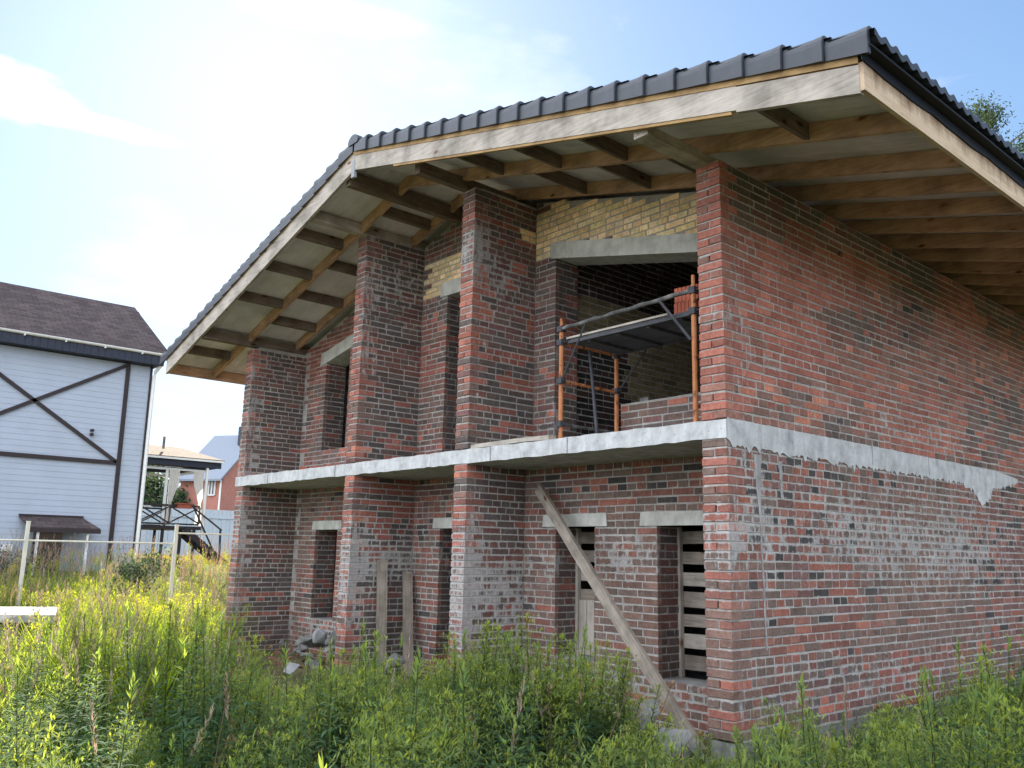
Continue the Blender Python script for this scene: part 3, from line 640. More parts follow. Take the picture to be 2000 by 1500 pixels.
chunk((-6.5,.35,-2.30),(.26,.2,.17),4,'large grey concrete block on the rubble heap beside the third pier')
chunk((-6.95,.30,-2.28),(.14,.12,.13),2,'pale broken concrete lump left of the large grey block',None,'foam')
chunk((-7.3,.35,-2.42),(.24,.2,.12),3,'flat grey concrete slab piece at the left end of the rubble heap')
for i in range(22):
    chunk((R.uniform(-8.4,-6.3),R.uniform(.0,.75),R.uniform(-2.68,-2.42)),(R.uniform(.08,.2),R.uniform(.07,.16),R.uniform(.05,.11)),10+i,'small grey concrete chunk in the heap between the far left pier and the third pier','rubble heap in the left bay')
chunk((-.75,-.12,-2.42),(.24,.17,.24),51,'tall grey boulder-like lump at the foot of the diagonal plank')
chunk((-.35,-.35,-2.5),(.25,.2,.16),52,'grey concrete lump beside the corner pier')
for i in range(12): chunk((R.uniform(-1.3,-.1),R.uniform(-.5,.1),R.uniform(-2.7,-2.55)),(R.uniform(.06,.15),R.uniform(.06,.13),R.uniform(.04,.09)),60+i,'small grey concrete chunk in the heap at the foot of the corner pier','rubble heap by the corner pier')
chunk((-5.6,-.85,-2.5),(.17,.14,.1),81,'white crumpled debris lying in the weeds before the third pier',None,'foam','debris')
chunk((-4.5,-.1,-2.35),(.22,.16,.2),83,'bluish grey debris lump at the foot of the second pier',None,'chunk','debris')
for i in range(26):
    o=chunk((R.uniform(-8.3,-6.2),R.uniform(-.35,.7),R.uniform(-2.70,-2.56)),(R.uniform(.06,.14),R.uniform(.05,.08),R.uniform(.04,.06)),120+i,'broken red brick piece in the rubble before the far left bay','broken bricks in the left bay','halfbrick','broken_brick')
for i in range(14): chunk((R.uniform(-1.6,-.1),R.uniform(-.7,.2),R.uniform(-2.72,-2.6)),(R.uniform(.06,.13),R.uniform(.05,.08),R.uniform(.04,.06)),160+i,'broken red brick piece at the foot of the corner pier','broken bricks by the corner pier','halfbrick','broken_brick')
# concrete slab lying in the weeds
m=MB(); 
for i in range(8):
    t0,t1=i/8,(i+1)/8; a,b=[(Vector((-9.3,-5.4,0)).lerp(Vector((-8.1,-2.85,0)),t)) for t in (t0,t1)]; w=.9; j=lambda k:.03*math.sin(k*7.3)
    m.hexa([(a.x+j(t0*8),a.y,-2.10),(b.x+j(t1*8),b.y,-2.10),(b.x-w,b.y+.3,-2.10),(a.x-w,a.y+.3,-2.10),(a.x+3*j(t0*8),a.y,-1.99+.5*j(i*1.7)),(b.x+3*j(t1*8),b.y,-1.99+.5*j(i*1.7+1.7)),(b.x-w,b.y+.3,-1.97),(a.x-w,a.y+.3,-1.97)])
m.box(-9.6,-9.0,-4.9,-4.3,-2.8,-2.101); m.box(-9.2,-8.6,-3.5,-2.9,-2.8,-2.101)
o=m.build('concrete_slab',M['slabw']); tag(o,'pale broken concrete slab lying on blocks in the sunlit weeds','slab')

# ------------------------------------------------------------------ terrain
def hgt(x,y):
    s=lambda t:(lambda t:t*t*(3-2*t))(max(0,min(1,t)))
    return GZ+.95*s((-x-10.5)/16)+.05*mnoise.noise(Vector((x*.5,y*.5,0)))+.03*mnoise.noise(Vector((x*1.7,y*1.7,4)))
xs=np.unique(np.concatenate([np.linspace(-900,-70,12),np.linspace(-70,-14,40),np.linspace(-14,10,70),np.linspace(10,900,14)])); ys=np.unique(np.concatenate([np.linspace(-900,-30,10),np.linspace(-30,-9,14),np.linspace(-9,4,44),np.linspace(4,60,40),np.linspace(60,900,12)]))
m=MB(); m.v=[(float(x),float(y),hgt(x,y)) for x in xs for y in ys]; m.c=[(1,1,1,0)]*len(m.v); ny=len(ys)
m.f=[(i*ny+j,(i+1)*ny+j,(i+1)*ny+j+1,i*ny+j+1) for i in range(len(xs)-1) for j in range(ny-1)]
t=NT('ground_soil',.95,.1); n=t.noise(t.coord(),1.2,8,.7); n2=t.noise(t.coord(),30,4)
gm=t.out(t.mix(1.0,t.ramp(n,[(.3,(.06,.055,.032)),(.5,(.095,.09,.045)),(.7,(.15,.13,.07))]),t.ramp(n2,[(.3,.6),(.7,1.3)]),'MULTIPLY'))
tag(m.build('ground',gm,smooth=True),kind='structure')

# ------------------------------------------------------------------ white neighbour house
wh=empty('white_house',(-25.1,-3,hgt(-22.6,0)),'white sided house with black cross timbers and a brown shingle roof','house')
Wp=lambda o: rel(o,wh)
x0,x1,y0,y1=-27.6,-22.6,-14,2.68; zg=-3.0; ze=4.25
m=MB(); k=int((ze-zg)/.16)
for i in range(k): 
    a=zg+i*.16; b=a+.16; m.hexa([(x0,y0,a),(x1+.007,y0,a),(x1+.007,y1+.007,a),(x0,y1+.007,a),(x0,y0,b),(x1,y0,b),(x1,y1,b),(x0,y1,b)])
m.prism([(x0,ze),(x1,ze),((x0+x1)/2,6.2)],'y',y1-.15,y1-.01); m.prism([(x0,ze),(x1,ze),((x0+x1)/2,6.2)],'y',y0+.01,y0+.15)
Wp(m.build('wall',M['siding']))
ym,xr_=-.0,-25.1
def slab_poly(m,p,t):
    n=len(p); m.add(list(p)+[(a,b,c-t) for a,b,c in p],[tuple(range(n)),tuple(range(2*n-1,n-1,-1))]+[(i,(i+1)%n,n+(i+1)%n,n+i) for i in range(n)])
m=MB(); rr=2.95
slab_poly(m,[(-22.22,y0-.4,4.60),(-22.22,rr+.12,4.60),(-25.1,2.72,6.62),(-25.1,y0-.4,6.62)],.10)
slab_poly(m,[(-27.98,y0-.4,4.60),(-27.98,rr+.12,4.60),(-25.1,2.72,6.62),(-25.1,y0-.4,6.62)],.10)
Wp(m.build('roof',M['shingle_dark']))
m=MB(); m.box(-22.62,-22.24,y0-.3,2.90,4.22,4.50); m.box(-27.96,-27.5,y0-.3,2.9,4.22,4.5)
for i in range(90): y=2.88-i*.19; m.box(-22.2395,-22.228,y-.16,y,4.225,4.495)
m.prism([(-27.9,4.24),(-22.3,4.24),(-22.24,4.56),(-25.1,6.5),(-27.96,4.56)],'y',2.70,2.86)
Wp(m.build('eave_panel',M['navy']))
g=MB(); g.prism([(-22.22+.07*math.cos(math.pi+math.pi*t/8),4.58+.07*math.sin(math.pi+math.pi*t/8)) for t in range(9)],'y',y0-.4,3.02); gut=Wp(g.build('gutter',M['whitep']))
for i in range(7):
    g=MB(); y=2.2-i*1.05; g.box(-22.25,-22.13,y,y+.03,4.47,4.52); sub(g.build('gutter_bracket',M['whitep']),gut)
m=MB(); m.tube([(-22.2,2.92,4.52),(-22.35,2.85,4.25),(-22.5,2.76,4.05),(-22.52,2.74,3.9),(-22.52,2.74,-2)],.055,8); Wp(m.build('downpipe',M['whitep']))
def trim(a,b,w,name='timber_trim'):
    m=MB(); m.bar((-22.56,*a),(-22.56,*b),w,.04,(1,0,0)); Wp(m.build(name,M['trim']))
trim((1.98,4.22),(2.02,-2.6),.115); trim((1.92,1.21),(-6,1.24),.115)
trim((1.92,4.13),(-2.9,.97+.35),.10); trim((1.92,1.24),(-2.6,4.2),.10); trim((2.66,4.22),(2.68,-2.4),.06)
trim((-3.1,4.22),(-3.1,-2.6),.115)
m=MB(); m.box(-22.60,-22.50,-.02,.70,-2.3,-.80); d=Wp(m.build('door',M['glass'])); 
m=MB(); m.box(-22.49,-22.47,.05,.09,-1.6,-1.45); sub(m.build('handle',M['whitep']),d)
can=empty('door_canopy'); can.parent=wh; can.matrix_parent_inverse=Matrix.Translation(-Vector(wh.location))
m=MB(); slab_poly(m,[(-22.55,-.42,-.42),(-22.55,1.18,-.42),(-21.7,1.45,-.72),(-21.7,-.32,-.72)],.05); o=m.build('canopy_roof',M['shingle_dark']); o.parent=can
m=MB(); m.box(-21.76,-21.66,-.34,1.46,-.86,-.745); m.box(-22.5,-21.77,1.36,1.44,-.82,-.76); m.box(-22.57,-22.50,-.44,1.20,-.415,-.37); o=m.build('canopy_fascia',M['trim']); o.parent=can
for y in (-.12,1.12):
    m=MB(); m.box(-21.78,-21.72,y,y+.06,-2.6,-.76); o=m.build('canopy_post',M['whitep']); o.parent=can
for z in (1.97,2.09):
    m=MB(); m.tube([(-22.58,1.16,z),(-22.45,1.16,z-.01)],.045,10); Wp(m.build('vent_pipe',M['trim'] if z<2 else M['navy']))
m=MB(); m.box(-22.58,-22.5,-.75,-.5,-1.38,-1.2); Wp(m.build('meter_box',M['whitep']))

# ------------------------------------------------------------------ raised gazebo terrace
gz=empty('gazebo',(-29.5,5.5,-1.75),'raised timber terrace with a tan shingle roof, dark cross railings and steps','gazebo')
G=lambda o: rel(o,gz)
xa,xb,ya,yb_=-31.4,-28.0,3.2,6.68
m=MB(); ap=((xa+xb)/2)
for p in ([(xb+.3,ya-.4,2.06),(xb+.3,7.32,2.06),(ap,6.30,2.62),(ap,ya,2.62)],[(xa-.3,ya-.4,2.06),(xa-.3,7.32,2.06),(ap,6.30,2.62),(ap,ya,2.62)],[(xb+.3,7.32,2.06),(xa-.3,7.32,2.06),(ap,6.30,2.62)]): slab_poly(m,p,.04)
G(m.build('roof',M['shingle_tan']))
m=MB(); m.box(xb+.24,xb+.31,ya-.3,7.30,1.96,2.03); G(m.build('gutter',M['whitep']))
m=MB(); m.box(xb+.14,xb+.20,ya-.3,7.25,1.74,2.0); m.box(xa-.2,xa-.14,ya-.3,7.25,1.74,2.0); m.box(xa-.14,xb+.14,7.16,7.22,1.76,2.0); G(m.build('fascia',M['navy']))
m=MB(); m.box(xb-.04,xb+.04,ya,6.72,1.58,1.66); m.box(xa-.04,xa+.04,ya,6.72,1.58,1.66); m.box(xa+.05,xb-.05,6.6,6.68,1.58,1.66); G(m.build('beam',M['whitep']))
for x in (xb,xa):
    for y in (3.3,4.42,5.32,6.66):
        o=.145 if (x==xb and y==6.66) else 0; m=MB(); m.box(x+o-.04,x+o+.04,y-.04+o*.6,y+.04+o*.6,-1.05 if o else -.44,1.85 if o else 1.575); G(m.build('post',M['whitep']))
m=MB(); m.box(xa-.1,xb+.1,ya,6.75,-.56,-.44); G(m.build('deck',M['trim']))
for x,yy in ((xb,(3.6,4.55,5.35,6.0,6.5)),(xa+.1,(3.6,4.9,6.2))):
    for y in yy:
        m=MB(); m.box(x-.045,x+.045,y-.045,y+.045,-2.4,-.56); G(m.build('leg',M['trim']))
def rail(x,a,b):
    m=MB(); m.box(x-.03,x+.03,a,b,.26,.33); m.box(x-.03,x+.03,a,b,-.40,-.34)
    n=max(1,round((b-a)/1.1)); w=(b-a)/n
    for i in range(n):
        p,q=a+i*w,a+(i+1)*w; m.bar((x,p,-.34),(x,q,.26),.05,.04,(1,0,0)); m.bar((x+.045,p,.26),(x+.045,q,-.34),.05,.04,(1,0,0)); m.box(x-.028,x+.028,q-.03,q+.03,-.339,.259)
    G(m.build('railing',M['trim']))
rail(xb+.06,3.3,6.62); rail(xa-.06,3.3,6.62)
m=MB(); A=(xb+.25,6.05,-.50); B=(xb+.25,7.75,-1.80)
for dx in (0,.85): m.bar((xb+.25-dx,6.05,-.55),(xb+.25-dx,7.75,-1.82),.06,.22,(0,0,1))
for i in range(6):
    t=(i+.5)/6; y=6.05+1.7*t; z=-.5-1.3*t; m.box(xb-.57,xb+.22,y-.12,y+.12,z+.04,z+.075)
m.bar((xb+.25,6.3,.25),(xb+.25,7.45,-.55),.05,.05,(1,0,0)); m.bar((xb+.25,7.4,-.52),(xb+.25,7.45,-1.75),.06,.06,(1,0,0)); m.bar((xb+.25,6.35,.2),(xb+.25,7.3,-1.5),.05,.05,(1,0,0))
G(m.build('stairs',M['trim']))
m=MB(); m.tube([(xb-.6,5.3,2.4),(xb-.6,5.3,2.85)],.05,8); G(m.build('chimney',M['bark']))
def curtain(y,yt,x,label):
    m=MB(); n=16; rows=[(1.58,.19,y),(1.1,.17,y+.02),(.62,.10,yt),(.40,.045,yt),(.36,.05,yt),(.0,.10,yt),(-.40,.13,yt)]; pr=None
    for z,w,yy in rows:
        r=[(x+.03*math.sin(j*2.1),yy-w+2*w*j/n,z) for j in range(n+1)]; base=len(m.v); m.v+=r; m.c+=[(1,1,1,0)]*len(r)
        if pr is not None:
            for j in range(n): m.f.append((pr+j,pr+j+1,base+j+1,base+j))
        pr=base
    o=m.build('curtain',M['cloth'],smooth=True); tag(o,label,'curtain','tied curtains in the gazebo')
curtain(5.56,5.50,-27.93,'cream tied curtain hanging by the middle post of the gazebo'); curtain(6.46,6.58,-27.93,'white tied curtain at the right end post of the gazebo')
m=MB(); m.box(-28.02,-27.80,5.75,6.25,.20,.36); m.box(-28.06,-27.76,5.71,6.29,.355,.385); o=m.build('planter_box',M['hollow']); tag(o,'terracotta planter box on the gazebo railing','planter')
m=MB(); m.box(-29.0,-28.3,4.25,4.95,.22,.27); m.tube([(-28.65,4.6,-.439),(-28.65,4.6,.22)],.05,8); m.tube([(-28.65,4.6,-.4395),(-28.65,4.6,-.41)],.25,12); o=m.build('table',M['whitep']); tag(o,'pale pedestal table under the gazebo roof','table')
m=MB(); m.box(-28.55,-28.25,4.35,4.65,.271,.52); m.prism([(4.33,.52),(4.67,.52),(4.5,.62)],'x',-28.56,-28.24); o=m.build('bird_house',M['whitep']); tag(o,'small white house-shaped lantern on the gazebo table','lantern')

# ------------------------------------------------------------------ far red house, pale fence, wire fence
fh=empty('red_brick_house',(-55,18.65,-1.8),'far red brick house with a blue grey roof behind the pale fence','house')
F=lambda o: rel(o,fh)
K=Vector((-55,18.65,0)); dl=Vector((-.836,-.537,0))*3.5; dg=Vector((-.537,.836,0))*7.5
def fp(a,b,z): v=K+dl*a+dg*b; return (v.x,v.y,z)
m=MB(); m.hexa([fp(0,0,-3),fp(0,1,-3),fp(1,1,-3),fp(1,0,-3),fp(0,0,3.8),fp(0,1,3.8),fp(1,1,3.8),fp(1,0,3.8)])
m.add([fp(0,0,3.8),fp(0,1,3.8),fp(0,.5,6.9),fp(1,0,3.8),fp(1,1,3.8),fp(1,.5,6.9)],[(0,1,2),(5,4,3)]); F(m.build('wall',M['farbrick']))
m=MB(); slab_poly(m,[fp(-.06,-.08,3.45),fp(1.05,-.08,3.45),fp(1.05,.5,7.12),fp(-.06,.5,7.12)],.14); slab_poly(m,[fp(-.06,1.08,3.45),fp(1.05,1.08,3.45),fp(1.05,.5,7.12),fp(-.06,.5,7.12)],.14); F(m.build('roof',M['farroof']))
v=Vector(fp(.1,.38,0)); m=MB(); m.box(v.x-.45,v.x+.45,v.y-.4,v.y+.4,5.6,7.6); F(m.build('chimney',M['navy']))
m=MB(); q=[Vector(fp(a,-.006,z)) for a,z in ((.17,2.4),(.30,2.4),(.30,3.4),(.17,3.4))]; nrm=dg.normalized()*-.05; m.add([tuple(p) for p in q]+[tuple(p+nrm) for p in q],[(0,1,2,3),(7,6,5,4),(0,1,5,4),(1,2,6,5),(2,3,7,6),(3,0,4,7)]); w=F(m.build('window',M['glass']))
m=MB()
for a,b in (((.165,2.36),(.305,2.36)),((.165,3.44),(.305,3.44)),((.165,2.36),(.165,3.44)),((.305,2.36),(.305,3.44)),((.235,2.4),(.235,3.4))):
    m.bar(fp(a[0],-.012,a[1]),fp(b[0],-.012,b[1]),.09,.09)
sub(m.build('frame',M['whitep']),w)
m=MB(); m.tube([fp(.02,-.02,-2),fp(.02,-.02,3.5)],.07,6); F(m.build('downpipe',M['whitep']))
pf=empty('panel_fence',(-45,12,-1.8),'pale blue grey sheet metal panel fence behind the gazebo','fence')
m=MB(); A=Vector((-45.6,3.0,0)); B=Vector((-45.0,26,0)); n=92; d=(B-A)/n
for i in range(n):
    p=A+d*i; q=A+d*(i+.93); o=.03 if i%2 else 0; m.hexa([(p.x+o,p.y,-3),(q.x+o,q.y,-3),(q.x+o-.03,q.y,-3),(p.x+o-.03,p.y,-3),(p.x+o,p.y,.92),(q.x+o,q.y,.92),(q.x+o-.03,q.y,.92),(p.x+o-.03,p.y,.92)])
rel(m.build('panel',M['paleblue']),pf)
for i in range(10):
    p=A+(B-A)*(i/9); m=MB(); m.box(p.x+.062,p.x+.13,p.y-.04,p.y+.04,-3,.94); rel(m.build('post',M['paleblue']),pf)
m=MB(); m.bar(A+Vector((.05,0,.45)),B+Vector((.05,0,.45)),.035,.06); rel(m.build('rail',M['paleblue']),pf)
wf=empty('wire_fence',(-12,-.5,-2.5),'chain link fence with cream posts and a thin top rail at the field edge','fence')
WF=lambda o: rel(o,wf)
fpst=[(-12,-7.2),(-12,-4.82),(-12,-2.43),(-12,.01),(-12,2.4),(-12,4.8)]
for i,(x,y) in enumerate(fpst):
    m=MB(); m.box(x-.027,x+.027,y-.027,y+.027,-3,-.79+.03*(i-2)); m.box(x-.031,x+.031,y-.031,y+.031,-.79+.03*(i-2),-.775+.03*(i-2)); WF(m.build('post',M['post']))
m=MB(); m.tube([(x,y,-1.09) for x,y in fpst[:4]],.017,6); m.tube([(x,y,-.90) for x,y in fpst[3:]],.017,6); WF(m.build('rail',M['post']))
m=MB(); y0_,y1_=-7.2,.01; zt,zbm=-1.1,-2.5; hgt_=zt-zbm; s=.075; k=int((y1_-y0_+hgt_)/s)
for i in range(k):
    a=y0_-hgt_+i*s
    for sg in (0,1):
        p0,p1=(a,zbm),(a+hgt_,zt)
        if p0[0]<y0_: p0=(y0_,zbm+y0_-a)
        if p1[0]>y1_: p1=(y1_,zbm+y1_-a)
        if p1[0]-p0[0]<.02: continue
        f=(lambda q:q) if sg==0 else (lambda q:(y0_+y1_-q[0],q[1]))
        a2,b2=f(p0),f(p1); m.tube([(-12+.004*sg,*a2),(-12+.004*sg,*b2)],.0011,3,cap=False)
WF(m.build('mesh',M['wire']))

# ------------------------------------------------------------------ plants (numpy instancing into meshes)
class Tmpl:
    def __init__(s): s.v=[]; s.q=[]; s.c=[]
    def quad(s,a,b,c,d,col):
        k=len(s.v); s.v+=[a,b,c,d]; s.c+=[col]*4; s.q.append((k,k+1,k+2,k+3))
    def leaf(s,p,d,L,w,col,droop=.3,up=Vector((0,0,1)),seg=2):
        d=d.normalized(); r=d.cross(up); r=r.normalized() if r.length>1e-3 else Vector((1,0,0))
        prof={2:(.35,1,.06),3:(.4,1,.8,.05)}[seg]; k=len(s.v); q=Vector(p)
        for i in range(seg+1):
            wv=w*prof[i]/2; f=r.cross(d)*(.15*w)
            s.v+=[tuple(q-r*wv+f),tuple(q+r*wv+f)]; cc=tuple(x*(1-.12*(i==0)) for x in col); s.c+=[cc,cc]
            d=(d+Vector((0,0,-droop/seg))).normalized(); q=q+d*(L/seg)
        for i in range(seg): s.q.append((k+2*i,k+2*i+1,k+2*i+3,k+2*i+2))
    def stem(s,pts,r0,r1,col,n=3):
        k=len(s.v)
        for i,p in enumerate(pts):
            r=r0+(r1-r0)*i/(len(pts)-1)
            for j in range(n): t=2*math.pi*j/n; s.v.append((p[0]+r*math.cos(t),p[1]+r*math.sin(t),p[2])); s.c.append(col)
        for i in range(len(pts)-1):
            for j in range(n): s.q.append((k+i*n+j,k+i*n+(j+1)%n,k+(i+1)*n+(j+1)%n,k+(i+1)*n+j))
    def arr(s): return np.array(s.v,np.float32),np.array(s.q,np.int32),np.array(s.c,np.float32)
def jit(c,rng,a=.2): k=rng.uniform(1-a,1+a); return (c[0]*k*rng.uniform(.92,1.08),c[1]*k,c[2]*k)
GL=(.078,.148,.088); GT=(.165,.24,.095)
def goldenrod(seed,H=1.15,plume=True,parts=False):
    rng=random.Random(seed); st=Tmpl(); lf=Tmpl(); fl=Tmpl()
    bx,by=rng.uniform(-.12,.12),rng.uniform(-.12,.12); P_=lambda t:Vector((bx*t*t+.012*math.sin(t*6),by*t*t,H*t))
    st.stem([tuple(P_(i/7)) for i in range(8)],.0048,.0022,(.085,.10,.045))
    n=int(104*H/1.1); az=rng.random()*6
    for i in range(n):
        t=.10+.80*(i/n)**.9; az+=2.4+rng.uniform(-.3,.3); L=(.112 if t<.62 else .112-.18*(t-.62))*rng.uniform(.75,1.15); 
        if t<.25: L*=.7
        e=rng.uniform(.15,.6)+.45*(t>.75); d=Vector((math.cos(az),math.sin(az),e)); mixv=max(0,(t-.55)/.45)*.65
        col=jit(tuple(a*(1-mixv)+b*mixv for a,b in zip(GL,GT)),rng); lf.leaf(P_(t),d,L,L*.155+.003,col,rng.uniform(.3,.9))
    if plume:
        for i in range(28):
            t=.74+.25*i/28; az+=2.4; d=Vector((math.cos(az),math.sin(az),.75)).normalized(); L=.17*(1.05-t)/.25*rng.uniform(.8,1.2)+.03; p=P_(t)
            for j in range(7):
                q=p+d*L*(j/7); dd=Vector((rng.uniform(-1,1),rng.uniform(-1,1),rng.uniform(0,1.1))); c=jit((.19,.25,.075),rng,.25); fl.leaf(q,dd,.034*rng.uniform(.7,1.2),.008,c,.3); d=(d+Vector((0,0,-.07))).normalized()
        for j in range(10): fl.leaf(P_(.97+.03*j/10),Vector((rng.uniform(-1,1),rng.uniform(-1,1),1.2)),.04,.008,jit((.20,.26,.08),rng),.2)
    else:
        for j in range(12): fl.leaf(P_(.93+.07*j/12),Vector((rng.uniform(-1,1),rng.uniform(-1,1),1.5)),.055,.011,jit(GT,rng),.2)
    return st,lf,fl
def merge(*ts):
    V=[];Q=[];Cc=[];o=0
    for t in ts:
        v,q,c=t.arr(); V.append(v);Q.append(q+o);Cc.append(c);o+=len(v)
    return np.concatenate(V),np.concatenate(Q),np.concatenate(Cc)
def feather(seed):
    rng=random.Random(seed); T=Tmpl(); H=rng.uniform(1.0,1.25); bx,by=rng.uniform(-.16,.16),rng.uniform(-.16,.16); P_=lambda t:Vector((bx*t*t,by*t*t,H*t))
    T.stem([tuple(P_(i/6)) for i in range(7)],.0026,.0012,(.21,.18,.09))
    for i in range(5):
        t=rng.uniform(.05,.5); a=rng.random()*6.3; T.leaf(P_(t),Vector((math.cos(a),math.sin(a),1.9)),rng.uniform(.3,.45),.009,jit((.10,.16,.04),rng),.9,seg=3)
    for i in range(46):
        t=.78+.24*i/46; a=rng.random()*6.3; w=math.sin(math.pi*min(1,(i+4)/50))*.8
        T.leaf(P_(t)+Vector((math.cos(a),math.sin(a),0))*.006,Vector((math.cos(a)*w,math.sin(a)*w,1.3)),rng.uniform(.025,.05),.0065,jit((.36,.28,.215),rng,.22),.2)
    return T.arr()
def tuft(seed,H=.55,col=(.095,.165,.045),n=16):
    rng=random.Random(seed); T=Tmpl()
    for i in range(n):
        a=rng.random()*6.3; T.leaf(Vector((rng.uniform(-.06,.06),rng.uniform(-.06,.06),0)),Vector((math.cos(a)*.45,math.sin(a)*.45,1.3)),H*rng.uniform(.6,1.2),.010,jit(col,rng,.3),rng.uniform(.4,1.4),seg=3)
    return T.arr()
def bushy(seed,H=.8,col=(.055,.105,.035),L=.075,n=95,ws=.5):
    rng=random.Random(seed); T=Tmpl()
    for k in range(4):
        a=rng.random()*6.3; tip=Vector((math.cos(a)*.22,math.sin(a)*.22,H*rng.uniform(.7,1))); T.stem([tuple(tip*(i/4)) for i in range(5)],.004,.002,(.07,.08,.04))
        for i in range(n//4):
            t=rng.uniform(.15,1); b=rng.random()*6.3; T.leaf(tip*t,Vector((math.cos(b),math.sin(b),rng.uniform(.0,.8))),L*rng.uniform(.6,1.2),L*ws,jit(col,rng,.3),rng.uniform(.2,.9))
    return T.arr()
def daisy(seed,col=(.72,.72,.68),H=.75,n=10,size=.016):
    rng=random.Random(seed); T=Tmpl(); T.stem([(0,0,0),(0.01,0,H*.7)],.003,.002,(.08,.12,.05))
    for i in range(14): a=rng.random()*6.3; T.leaf(Vector((0,0,H*rng.uniform(.05,.7))),Vector((math.cos(a),math.sin(a),.6)),.07,.014,jit(GL,rng),.5)
    for i in range(n):
        a=rng.random()*6.3; p=Vector((math.cos(a)*rng.uniform(.02,.13),math.sin(a)*rng.uniform(.02,.13),H*rng.uniform(.85,1.05))); T.stem([(0.01,0,H*.65),tuple(p)],.0015,.001,(.09,.13,.05))
        for k in range(4):
            b=k*math.pi/2+rng.random(); T.leaf(p,Vector((math.cos(b),math.sin(b),.5)),size,size*.8,jit(col,rng,.08),.3)
    return T.arr()
def drystalk(seed):
    rng=random.Random(seed); T=Tmpl(); H=rng.uniform(.6,1.1); bx,by=rng.uniform(-.3,.3),rng.uniform(-.3,.3); P_=lambda t:Vector((bx*t*t,by*t*t,H*t))
    T.stem([tuple(P_(i/6)) for i in range(7)],.004,.002,(.16,.115,.07))
    for i in range(16):
        t=rng.uniform(.1,.95); a=rng.random()*6.3; T.leaf(P_(t),Vector((math.cos(a),math.sin(a),-.2)),rng.uniform(.04,.08),.01,jit((.17,.12,.07),rng,.3),1.2)
    for i in range(14):
        a=rng.random()*6.3; T.leaf(P_(rng.uniform(.85,1)),Vector((math.cos(a),math.sin(a),.8)),.04,.008,jit((.20,.14,.085),rng,.3),.3)
    return T.arr()
def scatter(name,tm,inst,mat,label=None,kind='stuff',cat=None):
    V=[];Q=[];Cc=[];o=0
    for (k,x,y,z,rz,s,tx,ty,tint) in inst:
        v,q,c=tm[k]; cr,sr=math.cos(rz),math.sin(rz); w=np.empty_like(v)
        vx=v[:,0]*cr-v[:,1]*sr; vy=v[:,0]*sr+v[:,1]*cr; w[:,2]=v[:,2]*s+z; w[:,0]=vx*s+x+v[:,2]*s*tx; w[:,1]=vy*s+y+v[:,2]*s*ty
        V.append(w); Q.append(q+o); Cc.append(c*np.array(tint,np.float32)); o+=len(v)
    V=np.concatenate(V); Q=np.concatenate(Q); Cc=np.concatenate(Cc); o=raw_mesh(name,V,Q,Cc,mat)
    C.objects.link(o); return tag(o,label,cat,kind=kind)
def raw_mesh(name,V,Q,Cc,mat):
    me=bpy.data.meshes.new(name); me.vertices.add(len(V)); me.vertices.foreach_set('co',V.astype(np.float32).ravel())
    me.loops.add(Q.size); me.loops.foreach_set('vertex_index',Q.astype(np.int32).ravel()); me.polygons.add(len(Q)); me.polygons.foreach_set('loop_start',np.arange(0,Q.size,4,dtype=np.int32)); me.update(calc_edges=True)
    a=me.color_attributes.new('Col','FLOAT_COLOR','POINT'); cc=np.ones((len(V),4),np.float32); cc[:,:3]=Cc; a.data.foreach_set('color',cc.ravel()); me.materials.append(mat)
    return bpy.data.objects.new(name,me)
CAM=(4.0958,-5.8685)
rw=random.Random(77)
def inside(x,y): return (-9.7<x<.08 and y>-.06)
def okp(x,y,near=1.5):
    if inside(x,y): return False
    d=math.hypot(x-CAM[0],y-CAM[1])
    if d<near: return False
    a=math.degrees(math.atan2(-(x-CAM[0]),y-CAM[1]))   # bearing left of +y
    return 3<a<97 if d>4 else -15<a<112
def I(k,x,y,s,sd=.10,tint=(1,1,1),H=1.1):
    if x>-13: s=max(.12,min(s,cap(x,y)*rw.uniform(.85,1.12)/H))
    b=rw.uniform(.8,1.2); return (k,x,y,hgt(x,y)-.01,rw.random()*6.28,s,rw.gauss(0,sd),rw.gauss(0,sd),tuple(t*b for t in tint))
used_cap=None
def rnd(x0,x1,y0,y1,n,near=1.5,dens=None):
    k=0
    while k<n:
        x,y=rw.uniform(x0,x1),rw.uniform(y0,y1)
        if not okp(x,y,near): k+=.34; continue
        if dens and rw.random()>dens(x,y): k+=.2; continue
        k+=1; yield x,y
clump=lambda x,y,f=.6,o=0: mnoise.noise(Vector((x*f,y*f,o)))
# individually placed goldenrod in front of the house
gv=[goldenrod(100+i,H=(1.18,1.05,1.26,1.1,.95,1.15)[i],plume=i%3!=2) for i in range(6)]
gmesh=[]
for st,lf,fl in gv:
    r=[]
    for nm,t in (('stem',st),('leaf',lf),('blossoms',fl)):
        v,q,c=t.arr(); r.append((nm,raw_mesh(nm,v,q,c,M['leaf'])))
    gmesh.append(r)
used=set()
def plant(k,x,y,s):
    e=empty('goldenrod_plant',(x,y,hgt(x,y)-.01),'tall leafy goldenrod weed with a feathery yellow green top, in front of the brick house','weed','goldenrod weeds in front of the brick house')
    e.rotation_euler=(rw.gauss(0,.05),rw.gauss(0,.05),rw.random()*6.28); e.scale=(s,s,s*rw.uniform(.94,1.06))
    for nm,src in gmesh[k]:
        o=src if (k,nm) not in used else src.copy(); used.add((k,nm)); C.objects.link(o); o.parent=e
spots=[]
